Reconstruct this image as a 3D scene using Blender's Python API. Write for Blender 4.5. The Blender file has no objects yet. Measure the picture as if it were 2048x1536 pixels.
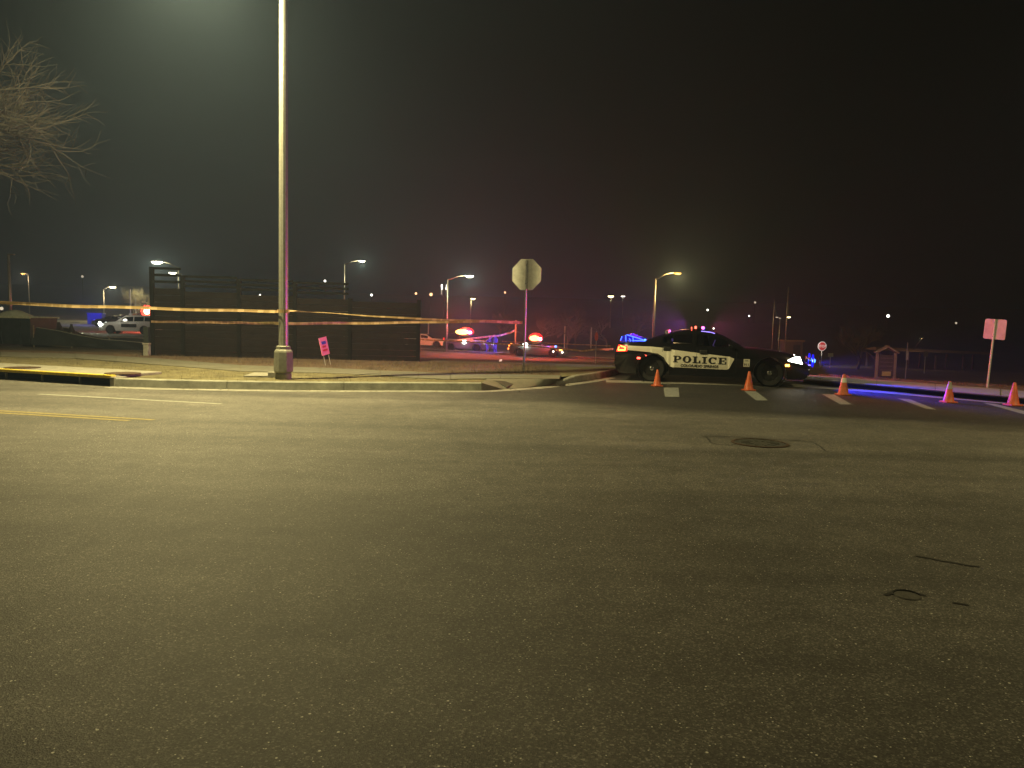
import bpy, math, random
import numpy as np
from mathutils import Vector, Matrix

random.seed(7)
R = math.radians
sc = bpy.context.scene
COL = sc.collection

# ------------------------------------------------------------------ camera, sky, exposure
F, CX, CY, CAMH = 1541.0, 1024.0, 768.0, 1.6
PITCH, ROLL = R(-4.82), R(1.4)
fwd = Vector((0, math.cos(PITCH), math.sin(PITCH)))
rgt = Vector((1, 0, 0))
upv = rgt.cross(fwd)
r2 = rgt * math.cos(ROLL) + upv * math.sin(ROLL)
u2 = upv * math.cos(ROLL) - rgt * math.sin(ROLL)
cam_d = bpy.data.cameras.new('camera')
cam = bpy.data.objects.new('camera', cam_d)
COL.objects.link(cam)
cam_d.sensor_width = 36
cam_d.lens = 36 * F / 2048
cam_d.clip_end = 3000
m = Matrix((r2, u2, -fwd)).transposed().to_4x4()
m.translation = (0, 0, CAMH)
cam.matrix_world = m
sc.camera = cam

w = bpy.data.worlds.new('World')
sc.world = w
w.use_nodes = True
nt = w.node_tree
bg = nt.nodes['Background']
sky = nt.nodes.new('ShaderNodeTexSky')
sky.sky_type = 'NISHITA'
sky.sun_disc = False
sky.sun_elevation = R(-4)
sky.sun_rotation = R(200)
nt.links.new(sky.outputs[0], bg.inputs[0])
bg.inputs[1].default_value = 0.003

sc.view_settings.view_transform = 'Standard'
sc.view_settings.look = 'None'
sc.view_settings.exposure = 0
sc.view_settings.gamma = 1
sc.view_settings.use_curve_mapping = False
sc.cycles.use_denoising = True
sc.cycles.max_bounces = 6
sc.cycles.diffuse_bounces = 2
sc.cycles.glossy_bounces = 2
sc.cycles.transparent_max_bounces = 12
sc.cycles.volume_bounces = 0
sc.cycles.sample_clamp_indirect = 3
sc.cycles.sample_clamp_direct = 10
sc.cycles.caustics_reflective = False
sc.cycles.caustics_refractive = False

LAMPC = (1.0, 0.83, 0.37)          # the tint of the street lamps over this road
HAZE_D = 0.0022

# ------------------------------------------------------------------ where things are
def ray(px, py):
    return fwd * F + r2 * (px - CX) - u2 * (py - CY)

def G(px, py, z=0.0):
    d = ray(px, py)
    t = (z - CAMH) / d.z
    return Vector((d.x * t, d.y * t, z))

def at(px, py, Y):
    d = ray(px, py)
    t = Y / d.y
    return Vector((d.x * t, Y, CAMH + d.z * t))

def sstep(a, b, x):
    t = min(1, max(0, (x - a) / (b - a)))
    return t * t * (3 - 2 * t)

def gz(x, y):
    r = x / max(y, 1)
    L = -.65 + (-1.67 + .65) * sstep(-.47, -.13, r)
    zn = .12 - .34 * sstep(.30, .42, r)
    if y < 62:
        return zn + (L - zn) * max(0, (y - 26) / 36)
    z = L
    z += 3.6 * sstep(95, 210, y) + 14 * sstep(200, 520, y)
    if y > 95:
        z += .5 * math.sin(x * .05 + y * .03) * sstep(95, 160, y)
    return z

def GT(px, py):
    Y = 26.0
    while Y < 500:
        p = at(px, py, Y)
        if p.z <= gz(p.x, p.y):
            return Vector((p.x, p.y, gz(p.x, p.y)))
        Y += .25
    return p

# ------------------------------------------------------------------ mesh helpers
class MB:
    def __init__(s):
        s.v, s.f = [], []
    def add(s, vs, fs):
        o = len(s.v)
        s.v += [tuple(a) for a in vs]
        s.f += [tuple(i + o for i in f) for f in fs]
        return s
    def box(s, c, size, rot=None):
        c = Vector(c)
        x, y, z = (a / 2 for a in size)
        vs = [Vector((i, j, k)) for k in (-z, z) for (i, j) in ((-x, -y), (x, -y), (x, y), (-x, y))]
        if rot is not None:
            vs = [rot @ v for v in vs]
        return s.add([v + c for v in vs], [(3, 2, 1, 0), (4, 5, 6, 7), (0, 1, 5, 4), (1, 2, 6, 5), (2, 3, 7, 6), (3, 0, 4, 7)])
    def tube(s, pts, rad, n=8, cap=True):
        pts = [Vector(p) for p in pts]
        if not hasattr(rad, '__len__'):
            rad = [rad] * len(pts)
        rings = []
        for i, p in enumerate(pts):
            d = (pts[min(i + 1, len(pts) - 1)] - pts[max(i - 1, 0)])
            if d.length < 1e-9:
                d = Vector((0, 0, 1))
            d.normalize()
            a = d.cross(Vector((0, 0, 1)) if abs(d.z) < .95 else Vector((1, 0, 0))).normalized()
            b = d.cross(a)
            rings.append([p + (a * math.cos(t) + b * math.sin(t)) * rad[i] for t in (2 * math.pi * (k + .5) / n for k in range(n))])
        vs = [v for r_ in rings for v in r_]
        fs = []
        for i in range(len(pts) - 1):
            for k in range(n):
                k2 = (k + 1) % n
                fs.append((i * n + k, (i + 1) * n + k, (i + 1) * n + k2, i * n + k2))
        if cap:
            fs.append(tuple(range(n)))
            fs.append(tuple((len(pts) - 1) * n + k for k in reversed(range(n))))
        return s.add(vs, fs)
    def lathe(s, prof, n=20, c=(0, 0, 0), axis='z', caps=True):
        c = Vector(c)
        vs = []
        for r_, h in prof:
            for k in range(n):
                t = 2 * math.pi * k / n
                if axis == 'z':
                    vs.append(c + Vector((r_ * math.cos(t), r_ * math.sin(t), h)))
                elif axis == 'y':
                    vs.append(c + Vector((r_ * math.cos(t), h, r_ * math.sin(t))))
                else:
                    vs.append(c + Vector((h, r_ * math.cos(t), r_ * math.sin(t))))
        fs = []
        for i in range(len(prof) - 1):
            for k in range(n):
                k2 = (k + 1) % n
                fs.append((i * n + k, i * n + k2, (i + 1) * n + k2, (i + 1) * n + k))
        if caps:
            fs.append(tuple(reversed(range(n))))
            fs.append(tuple((len(prof) - 1) * n + k for k in range(n)))
        return s.add(vs, fs)
    def ball(s, c, r_, n=10, m_=6, sq=(1, 1, 1)):
        c = Vector(c)
        vs = [c + Vector((0, 0, r_ * sq[2]))]
        for i in range(1, m_):
            a = math.pi * i / m_
            for k in range(n):
                t = 2 * math.pi * k / n
                vs.append(c + Vector((r_ * sq[0] * math.sin(a) * math.cos(t), r_ * sq[1] * math.sin(a) * math.sin(t), r_ * sq[2] * math.cos(a))))
        vs.append(c - Vector((0, 0, r_ * sq[2])))
        fs = [(0, 1 + k, 1 + (k + 1) % n) for k in range(n)]
        for i in range(m_ - 2):
            for k in range(n):
                a, b = 1 + i * n + k, 1 + i * n + (k + 1) % n
                fs.append((a, a + n, b + n, b))
        e = len(vs) - 1
        o = 1 + (m_ - 2) * n
        fs += [(o + (k + 1) % n, o + k, e) for k in range(n)]
        return s.add(vs, fs)
    def prism(s, poly, z0, z1):
        n = len(poly)
        vs = [(p[0], p[1], z0) for p in poly] + [(p[0], p[1], z1) for p in poly]
        return s.add(vs, [tuple(reversed(range(n))), tuple(range(n, 2 * n))] + [(i, (i + 1) % n, n + (i + 1) % n, n + i) for i in range(n)])
    def build(s, name, mat, parent=None, smooth=False, bevel=0):
        me = bpy.data.meshes.new(name)
        me.from_pydata(s.v, [], s.f)
        me.materials.append(mat)
        if smooth:
            me.polygons.foreach_set('use_smooth', [True] * len(me.polygons))
        me.update()
        o = bpy.data.objects.new(name, me)
        COL.objects.link(o)
        if parent:
            o.parent = parent
        if bevel:
            b = o.modifiers.new('bevel', 'BEVEL')
            b.width = bevel
            b.segments = 2
            b.limit_method = 'ANGLE'
        if smooth == 'auto':
            try:
                me.set_sharp_from_angle(angle=R(35))
            except Exception:
                pass
        return o

def tag(o, label=None, cat=None, group=None, kind=None):
    if label: o['label'] = label
    if cat: o['category'] = cat
    if group: o['group'] = group
    if kind: o['kind'] = kind
    return o

def empty(name, loc, rz=0, label=None, cat=None, group=None):
    o = bpy.data.objects.new(name, None)
    COL.objects.link(o)
    o.location = loc
    o.rotation_euler = (0, 0, rz)
    o.empty_display_size = .2
    return tag(o, label, cat, group)

def struct(name, mb, mat, parent=None, smooth=False, bevel=0):
    o = mb.build(name, mat, parent, smooth, bevel)
    if parent is None:
        o['kind'] = 'structure'
    return o

def lamp(name, kind, loc, power, color, parent=None, size=.1, target=None, angle=None, blend=.5):
    l = bpy.data.lights.new(name, kind)
    l.energy = power
    l.color = color
    l.shadow_soft_size = size
    o = bpy.data.objects.new(name, l)
    COL.objects.link(o)
    o.location = loc
    if parent: o.parent = parent
    if kind == 'SPOT':
        l.spot_size = angle
        l.spot_blend = blend
        o.rotation_euler = Vector(target).to_track_quat('-Z', 'Y').to_euler()
    return o

# ------------------------------------------------------------------ materials
def base_mat(name):
    m_ = bpy.data.materials.new(name)
    m_.use_nodes = True
    return m_, m_.node_tree, m_.node_tree.nodes['Principled BSDF']

def N(nt_, typ, **kw):
    n = nt_.nodes.new(typ)
    for k, v in kw.items():
        setattr(n, k, v)
    return n

def mat(name, col, rough=.6, metal=0, var=.25, scale=8, bump=0, coat=0, spec=.5, bscale=None):
    m_, t, b = base_mat(name)
    b.inputs['Roughness'].default_value = rough
    b.inputs['Metallic'].default_value = metal
    b.inputs['Specular IOR Level'].default_value = spec
    b.inputs['Coat Weight'].default_value = coat
    b.inputs['Coat Roughness'].default_value = .05
    tc = N(t, 'ShaderNodeTexCoord')
    nz = N(t, 'ShaderNodeTexNoise')
    nz.inputs['Scale'].default_value = scale
    nz.inputs['Detail'].default_value = 6
    nz.inputs['Roughness'].default_value = .65
    t.links.new(tc.outputs['Object'], nz.inputs['Vector'])
    cr = N(t, 'ShaderNodeValToRGB')
    cr.color_ramp.elements[0].position = .3
    cr.color_ramp.elements[1].position = .72
    cr.color_ramp.elements[0].color = tuple(c * (1 - var) for c in col) + (1,)
    cr.color_ramp.elements[1].color = tuple(min(1, c * (1 + var)) for c in col) + (1,)
    t.links.new(nz.outputs['Fac'], cr.inputs[0])
    t.links.new(cr.outputs[0], b.inputs['Base Color'])
    if bump:
        nb = N(t, 'ShaderNodeTexNoise')
        nb.inputs['Scale'].default_value = bscale or scale * 4
        nb.inputs['Detail'].default_value = 4
        t.links.new(tc.outputs['Object'], nb.inputs['Vector'])
        bp = N(t, 'ShaderNodeBump')
        bp.inputs['Strength'].default_value = bump
        bp.inputs['Distance'].default_value = .02
        t.links.new(nb.outputs['Fac'], bp.inputs['Height'])
        t.links.new(bp.outputs[0], b.inputs['Normal'])
    return m_

def glow(name, col, strength, sample=False):
    m_, t, b = base_mat(name)
    b.inputs['Base Color'].default_value = tuple(.5 * c for c in col) + (1,)
    b.inputs['Emission Color'].default_value = tuple(col) + (1,)
    b.inputs['Emission Strength'].default_value = strength
    if not sample:
        m_.cycles.emission_sampling = 'NONE'
    return m_

def glass(name, tint=(.6, .62, .65), clear=.8):
    m_, t, b = base_mat(name)
    t.nodes.remove(b)
    tr = N(t, 'ShaderNodeBsdfTransparent')
    tr.inputs[0].default_value = tint + (1,)
    gl = N(t, 'ShaderNodeBsdfGlossy')
    gl.inputs['Roughness'].default_value = .03
    fr = N(t, 'ShaderNodeFresnel')
    fr.inputs[0].default_value = 1.5
    mx = N(t, 'ShaderNodeMixShader')
    t.links.new(fr.outputs[0], mx.inputs[0])
    t.links.new(tr.outputs[0], mx.inputs[1])
    t.links.new(gl.outputs[0], mx.inputs[2])
    t.links.new(mx.outputs[0], t.nodes['Material Output'].inputs[0])
    return m_

# main road axis (right end nearer to the camera) and side street axis
AX = R(-18)
ux = Vector((math.cos(AX), math.sin(AX), 0))

def asphalt_mat():
    m_, t, b = base_mat('asphalt')
    L = t.links.new
    tc = N(t, 'ShaderNodeTexCoord')
    co = tc.outputs['Object']
    def noise(sc_, det=6, rough=.6, vec=co):
        n = N(t, 'ShaderNodeTexNoise')
        n.inputs['Scale'].default_value = sc_
        n.inputs['Detail'].default_value = det
        n.inputs['Roughness'].default_value = rough
        L(vec, n.inputs['Vector'])
        return n.outputs['Fac']
    def ramp(fac, stops):
        c = N(t, 'ShaderNodeValToRGB')
        e = c.color_ramp.elements
        while len(e) < len(stops): e.new(.5)
        for i, (p, col) in enumerate(stops):
            e[i].position = p
            e[i].color = (tuple(col) + (1,)) if hasattr(col, '__len__') else (col, col, col, 1)
        L(fac, c.inputs[0])
        return c.outputs[0]
    def mix(a, b_, fac, mode='MIX'):
        n = N(t, 'ShaderNodeMix', data_type='RGBA', blend_type=mode)
        if isinstance(fac, float): n.inputs['Factor'].default_value = fac
        else: L(fac, n.inputs['Factor'])
        for s_, v in (('A', a), ('B', b_)):
            i = [x for x in n.inputs if x.name == s_ and x.type == 'RGBA'][0]
            if hasattr(v, '__len__'): i.default_value = tuple(v) + (1,)
            else: L(v, i)
        return [x for x in n.outputs if x.type == 'RGBA'][0]
    def math_(op, a, b_=None, c=None, clamp=False):
        n = N(t, 'ShaderNodeMath', operation=op, use_clamp=clamp)
        for i, v in enumerate((a, b_, c)):
            if v is None: continue
            if isinstance(v, (int, float)): n.inputs[i].default_value = v
            else: L(v, n.inputs[i])
        return n.outputs[0]
    fine = ramp(noise(70, 5, .75), [(.28, (.062, .058, .052)), (.5, (.105, .099, .088)), (.75, (.165, .155, .138))])
    # exposed aggregate: each stone its own tone
    vo = N(t, 'ShaderNodeTexVoronoi')
    vo.inputs['Scale'].default_value = 125
    L(co, vo.inputs['Vector'])
    sep = N(t, 'ShaderNodeSeparateColor')
    L(vo.outputs['Color'], sep.inputs[0])
    stone = ramp(sep.outputs[0], [(0, (.022, .020, .018)), (.5, (.078, .073, .066)), (.85, (.16, .15, .134)), (1, (.42, .40, .36))])
    col = mix(fine, stone, .62)
    # wear: long streaks along the traffic lanes and big blotches
    mp = N(t, 'ShaderNodeMapping')
    mp.inputs['Rotation'].default_value = (0, 0, -AX)
    mp.inputs['Scale'].default_value = (.07, .9, 1)
    L(co, mp.inputs['Vector'])
    streak = ramp(noise(1.0, 4, .55, mp.outputs[0]), [(.30, .62), (.70, 1.32)])
    col = mix(col, streak, 1.0, 'MULTIPLY')
    blot = ramp(noise(.55, 5, .6), [(.3, .74), (.7, 1.22)])
    col = mix(col, blot, 1.0, 'MULTIPLY')
    mott = ramp(noise(3.2, 4, .6), [(.32, .80), (.68, 1.16)])
    col = mix(col, mott, 1.0, 'MULTIPLY')
    drip = ramp(noise(1.1, 3, .7), [(.60, 1.0), (.72, .72)])
    col = mix(col, drip, 1.0, 'MULTIPLY')
    # newer dark asphalt at the mouth of the side street
    q = [G(870, 785), G(1010, 801), G(1180, 813), G(1320, 824), G(1600, 840), G(2048, 862)]
    p0, p1 = q[2], q[5]
    d = (p1 - p0).normalized()
    nrm = Vector((-d.y, d.x, 0))
    sx = N(t, 'ShaderNodeSeparateXYZ')
    L(co, sx.inputs[0])
    dist = math_('ADD', math_('MULTIPLY', sx.outputs[0], nrm.x), math_('MULTIPLY', sx.outputs[1], nrm.y))
    dist = math_('SUBTRACT', dist, p0.x * nrm.x + p0.y * nrm.y)
    dist = math_('ADD', dist, math_('MULTIPLY', math_('SUBTRACT', noise(1.4, 4), .5), .9))
    e1 = math_('MULTIPLY_ADD', dist, .85, .35, True)
    # it dies out to the left, along the gutter
    e2 = math_('MULTIPLY_ADD', sx.outputs[0], .28, .52, True)
    dark = math_('MULTIPLY', e1, e2)
    col = mix(col, mix(col, (.20, .20, .21), 1.0, 'MULTIPLY'), dark)
    # sparse white specks: pale stones, and lamp glints put into the colour
    for sc_, thr, rad in ((95, .982, .36), (38, .988, .22)):
        v2 = N(t, 'ShaderNodeTexVoronoi')
        v2.inputs['Scale'].default_value = sc_
        L(co, v2.inputs['Vector'])
        s2 = N(t, 'ShaderNodeSeparateColor')
        L(v2.outputs['Color'], s2.inputs[0])
        k = math_('MULTIPLY', math_('GREATER_THAN', s2.outputs[1], thr), math_('LESS_THAN', v2.outputs['Distance'], rad))
        col = mix(col, (.85, .82, .74), k)
    L(col, b.inputs['Base Color'])
    b.inputs['Roughness'].default_value = .68
    b.inputs['Specular IOR Level'].default_value = .55
    bp = N(t, 'ShaderNodeBump')
    bp.inputs['Strength'].default_value = .5
    bp.inputs['Distance'].default_value = .004
    L(math_('ADD', vo.outputs['Distance'], noise(230, 2)), bp.inputs['Height'])
    L(bp.outputs[0], b.inputs['Normal'])
    return m_

M = {}
M['asphalt'] = asphalt_mat()
M['lot'] = mat('lot_asphalt', (.032, .032, .031), .85, scale=3, var=.3, bump=.3, bscale=60)
M['concrete'] = mat('concrete', (.25, .24, .20), .85, scale=5, var=.25, bump=.3, bscale=60)
M['kerb'] = mat('kerb_concrete', (.25, .25, .21), .85, scale=4, var=.35, bump=.35, bscale=50)
M['walk'] = mat('sidewalk_concrete', (.135, .13, .10), .88, scale=3, var=.25, bump=.3, bscale=50)
M['pan'] = mat('gutter_concrete', (.25, .24, .21), .8, scale=3, var=.35, bump=.3, bscale=50)
M['yellow'] = mat('yellow_paint', (.60, .46, .05), .6, scale=9, var=.3, bump=.2)
M['white_line'] = mat('white_paint', (.33, .33, .30), .7, scale=14, var=.45)
M['bar_paint'] = mat('crosswalk_paint', (.22, .23, .22), .7, scale=14, var=.5)
M['yellow_line'] = mat('yellow_line_paint', (.29, .235, .09), .7, scale=14, var=.4)
M['verge'] = mat('dry_grass_soil', (.135, .118, .06), .95, scale=2.2, var=.45, bump=.9, bscale=35)
M['blade'] = mat('dry_grass_blade', (.185, .162, .085), .9, scale=1.3, var=.4)
M['soil'] = mat('dark_turf', (.075, .055, .035), .95, scale=.6, var=.5, bump=.8, bscale=6)
M['black'] = mat('black_void', (.01, .01, .01), .9)
M['iron'] = mat('cast_iron', (.10, .065, .045), .6, .5, scale=30, var=.4, bump=.6, bscale=90)
M['galv'] = mat('galvanised_steel', (.36, .36, .32), .42, .55, scale=14, var=.18, bump=.05)
M['alum'] = mat('aluminium_sheet', (.75, .75, .68), .55, .0, scale=6, var=.22)
M['alum_dark'] = mat('darker_aluminium', (.40, .40, .37), .6, 0, scale=7, var=.25)  # darker copy of the aluminium sheet for the right-hand sign
M['post'] = mat('sign_post_steel', (.50, .50, .47), .45, .0, scale=20, var=.2)
M['base'] = mat('pole_base_cast', (.20, .20, .165), .6, .25, scale=9, var=.25, bump=.15)
M['board'] = mat('dark_board', (.012, .0085, .007), .9, scale=5, var=.4, bump=.4, spec=.15)
M['board_post'] = mat('dark_post', (.006, .005, .004), .9, scale=5, var=.4, spec=.15)
M['tape'] = None
M['red_face'] = mat('sign_red', (.5, .02, .02), .4, var=.05)
M['white_face'] = mat('sign_white', (.8, .8, .78), .4, var=.05)
M['orange'] = mat('cone_orange', (.54, .10, .022), .5, scale=9, var=.38)
M['orange_shaded'] = mat('cone_orange_shaded', (.42, .10, .03), .6, scale=12, var=.35)  # shade on the third cone is put into its duller orange
M['collar'] = mat('cone_collar', (.62, .66, .60), .3, scale=20, var=.15)
M['collar_grey'] = mat('cone_collar_worn', (.30, .29, .25), .5, scale=20, var=.3)
M['rubber'] = mat('rubber', (.008, .008, .008), .7, var=.2)
M['bark'] = mat('bark', (.12, .105, .088), .9, scale=6, var=.35, bump=.5)
M['twig'] = mat('twig', (.105, .095, .08), .9, scale=2, var=.35)
M['bark_lit'] = mat('lamplit_bark', (.26, .23, .17), .9, scale=4, var=.3)  # trees near lamps: lamplight put into a paler bark
M['twig_lit'] = mat('lamplit_twig', (.50, .46, .30), .9, scale=1, var=.4)  # lamplight put into the twig colour too
M['bark_far'] = mat('bark_far', (.13, .11, .09), .9, scale=2, var=.3)
M['wood'] = mat('weathered_timber', (.20, .165, .12), .85, scale=5, var=.3, bump=.3)
M['fabric'] = mat('black_silt_fabric', (.016, .017, .016), .75, scale=4, var=.3, bump=.4, bscale=9)
M['fabric_edge_lit'] = mat('lit_fabric_hem', (.22, .22, .19), .7, var=.3)  # lit top edge: the light is put into the hem's colour
M['steel_dark'] = mat('dark_steel', (.03, .034, .034), .5, .4, scale=4, var=.4, bump=.1)
M['rim_lit'] = mat('lit_rim', (.5, .5, .38), .5, var=.3)  # edges catching light: the highlight is put into the colour
M['tarp'] = mat('pale_tarp', (.40, .43, .38), .7, scale=5, var=.25, bump=.5)
M['blue_bin'] = mat('blue_paint', (.04, .05, .45), .5, var=.2)
M['paint_black'] = mat('black_car_paint', (.006, .006, .007), .22, 0, var=.1, coat=.6)
M['paint_white'] = mat('white_car_paint', (.70, .70, .66), .3, 0, var=.05, coat=.5)
M['paint_grey'] = mat('grey_car_paint', (.22, .23, .22), .3, .3, var=.1, coat=.5)
M['paint_red'] = mat('red_car_paint', (.35, .05, .04), .3, 0, var=.1, coat=.5)
M['decal'] = mat('white_decal', (.62, .60, .50), .5, var=.08, scale=3)
M['ink'] = mat('black_lettering', (.012, .012, .012), .5, var=.05)
M['plastic'] = mat('black_plastic', (.012, .012, .012), .5, var=.2)
M['chrome'] = mat('chrome', (.75, .75, .72), .15, 1, var=.05)
M['glass'] = glass('car_glass', (.42, .42, .45))
M['glass_dark'] = mat('dark_glass', (.008, .008, .01), .05, 0, var=.1, spec=.6)
M['seat'] = mat('seat_cloth', (.16, .15, .17), .8, var=.2)
M['cloth_navy'] = mat('navy_uniform', (.09, .09, .17), .8, var=.25)
M['skin'] = mat('skin', (.42, .26, .19), .6, var=.1)
M['hair'] = mat('dark_hair', (.03, .02, .015), .7, var=.2)
M['sign_print_blue'] = mat('blue_print', (.05, .06, .45), .5, var=.1)
M['sign_print_red'] = mat('red_print', (.5, .03, .03), .5, var=.1)
M['roof'] = mat('shed_roof', (.20, .13, .07), .8, scale=1, var=.25)
M['shed'] = mat('shed_wall', (.10, .07, .06), .85, scale=1, var=.3)
M['shrub'] = mat('dark_plastic_cone', (.02, .017, .014), .8, var=.3)
G_RED = glow('red_led', (1, .10, .06), 6)
G_REDW = glow('red_led_hot', (1, .40, .10), 8)
G_BLUE = glow('blue_led', (.05, .12, 1), 4)
G_BLUEW = glow('blue_led_hot', (.06, .22, 1), 5)
G_BLUED = glow('blue_glare', (.012, .012, 1), .9)
G_PINK = glow('magenta_led', (1, .10, .45), 7)
G_WHITE = glow('headlight_lens', (.92, 1, .88), 26)
G_AMBER = glow('amber_lens', (1, .42, .04), 18)
G_LAMPW = glow('lamp_lens_white', (1, .97, .72), 22)
G_LAMPO = glow('lamp_lens_sodium', (1, .52, .11), 1.7)
G_LAMPY = glow('lamp_lens_yellow', (1, .85, .4), 12)
G_DOT = glow('far_lamp_white', (1, .95, .8), 5)
G_DOTDIM = glow('far_lamp_dim', (1, .85, .6), .8)
G_DOTO = glow('far_lamp_warm', (1, .55, .25), 4)
G_VIOLET = glow('violet_glow', (.42, .25, .85), .28)
G_TAIL = glow('tail_lens', (1, .20, .03), 9)
G_TAILD = glow('tail_lens_dim', (1, .03, .02), 1.6)
G_STRIPB = glow('blue_strip', (.30, .22, 1), 2.2)

def tape_mat():
    m_, t, b = base_mat('barrier_tape')
    L = t.links.new
    uv = N(t, 'ShaderNodeAttribute', attribute_name='along')
    wv = N(t, 'ShaderNodeTexNoise', noise_dimensions='1D')
    wv.inputs['Scale'].default_value = 4.2
    wv.inputs['Detail'].default_value = 3
    L(uv.outputs['Fac'], wv.inputs['W'])
    cr = N(t, 'ShaderNodeValToRGB')
    mo = N(t, 'ShaderNodeMath', operation='FRACT')
    dv = N(t, 'ShaderNodeMath', operation='DIVIDE')
    dv.inputs[1].default_value = .47
    L(uv.outputs['Fac'], dv.inputs[0])
    L(dv.outputs[0], mo.inputs[0])
    gt = N(t, 'ShaderNodeMath', operation='GREATER_THAN')
    gt.inputs[1].default_value = .70
    L(mo.outputs[0], gt.inputs[0])
    ma = N(t, 'ShaderNodeMath', operation='MULTIPLY_ADD')
    ma.inputs[1].default_value = .13
    L(gt.outputs[0], ma.inputs[0])
    L(wv.outputs['Fac'], ma.inputs[2])
    e = cr.color_ramp.elements
    e[0].position, e[0].color = .52, (.48, .34, .17, 1)
    e[1].position, e[1].color = .62, (.72, .54, .31, 1)
    L(ma.outputs[0], cr.inputs[0])
    L(cr.outputs[0], b.inputs['Base Color'])
    b.inputs['Roughness'].default_value = .35
    # thin plastic lets light through
    tl = N(t, 'ShaderNodeBsdfTranslucent')
    L(cr.outputs[0], tl.inputs[0])
    mx = N(t, 'ShaderNodeMixShader')
    mx.inputs[0].default_value = .35
    L(b.outputs[0], mx.inputs[1])
    L(tl.outputs[0], mx.inputs[2])
    L(mx.outputs[0], t.nodes['Material Output'].inputs[0])
    return m_
M['tape'] = tape_mat()

# ================================================================== GROUND
mb = MB()
ys = [-60, 25.99, 26, 28, 31, 35, 40, 45, 50, 56, 62, 68, 75, 85, 95, 105, 120, 140, 165, 190, 220, 260, 310, 370, 440, 520, 640, 900]
cols = [i / 24 for i in range(-60, 61)]
for y in ys:
    for c in cols:
        x = c * max(y, 60) if y >= 26 else c * 60
        if y == 26: x = c * 60
        mb.v.append((x, y, -.12 if y < 25.995 else gz(x, max(y, 26))))
nc = len(cols)
for i in range(len(ys) - 1):
    for j in range(nc - 1):
        a = i * nc + j
        mb.f.append((a, a + 1, a + nc + 1, a + nc))
struct('ground', mb, M['soil'], smooth=True)

# ---- kerb on the left, from the storm drain round into the side street (foot of the kerb face)
KZ = .18
drainR = G(224, 773)
drainL = drainR - ux * 9.0
kl_px = [(224, 773.5), (330, 777), (440, 779), (580, 781), (717, 781.5), (850, 781.5), (963, 782)]
kl = [G(*p) for p in kl_px]
ramp_px = [(963, 782), (1015, 779), (1060, 776), (1112, 770.5)]
ret_px = [(1112, 770.5), (1140, 767), (1165, 763.5), (1190, 759.5), (1212, 755)]
ret = [G(*p) for p in ret_px]
end_dir = (ret[-1] - ret[-2]).normalized()
rampl = [G(*p) for p in ramp_px]

# road: one flat sheet up to the kerbs
pan_f = [(1212, 765), (1400, 769), (1560, 773), (1640, 777), (1753, 785.5), (2000, 807), (2300, 834)]
pan_b = [(1212, 760.5), (1400, 764.5), (1560, 767.5), (1640, 770), (1753, 776), (2000, 796), (2300, 822)]
PF = [G(*p) for p in pan_f]
PB = [G(*p) for p in pan_b]
outline = [Vector((-60, -40, 0)), Vector((60, -40, 0)), Vector((60, PB[-1].y - (60 - PB[-1].x) * .33, 0))] + list(reversed(PB)) + list(reversed(ret[1:])) + list(reversed(rampl)) + list(reversed(kl[:-1])) + [drainR - ux * 60]
mb = MB()
mb.add(outline, [tuple(range(len(outline)))])
road = struct('road', mb, M['asphalt'])

def offset(pts, d):
    out = []
    for i, p in enumerate(pts):
        a = pts[max(i - 1, 0)]
        b = pts[min(i + 1, len(pts) - 1)]
        t = (b - a).normalized()
        out.append(p + Vector((-t.y, t.x, 0)) * d)
    return out

def ribbon(pa, pb, za, zb, mb=None):
    mb = mb or MB()
    n = len(pa)
    mb.add([(p.x, p.y, za) for p in pa] + [(p.x, p.y, zb) for p in pb], [(i, i + 1, n + i + 1, n + i) for i in range(n - 1)])
    return mb

# gutter pans (thin concrete strips flush with the road)
gut = kl[:-1] + rampl + ret[1:]
struct('gutter_pan', ribbon(offset(gut, -.30), offset(gut, .01), .004, .006), M['pan'])
struct('cross_gutter', ribbon(PF, PB, .004, .006), M['pan'])

# kerb stones, each its own piece
def resample(pts, step):
    ds = [0]
    for i in range(1, len(pts)):
        ds.append(ds[-1] + (pts[i] - pts[i - 1]).length)
    n = max(2, int(round(ds[-1] / step)) + 1)
    out = []
    for k in range(n):
        s = ds[-1] * k / (n - 1)
        j = max(i for i in range(len(ds)) if ds[i] <= s + 1e-9)
        if j == len(pts) - 1: out.append(pts[-1].copy()); continue
        out.append(pts[j].lerp(pts[j + 1], (s - ds[j]) / (ds[j + 1] - ds[j])))
    return out

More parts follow.
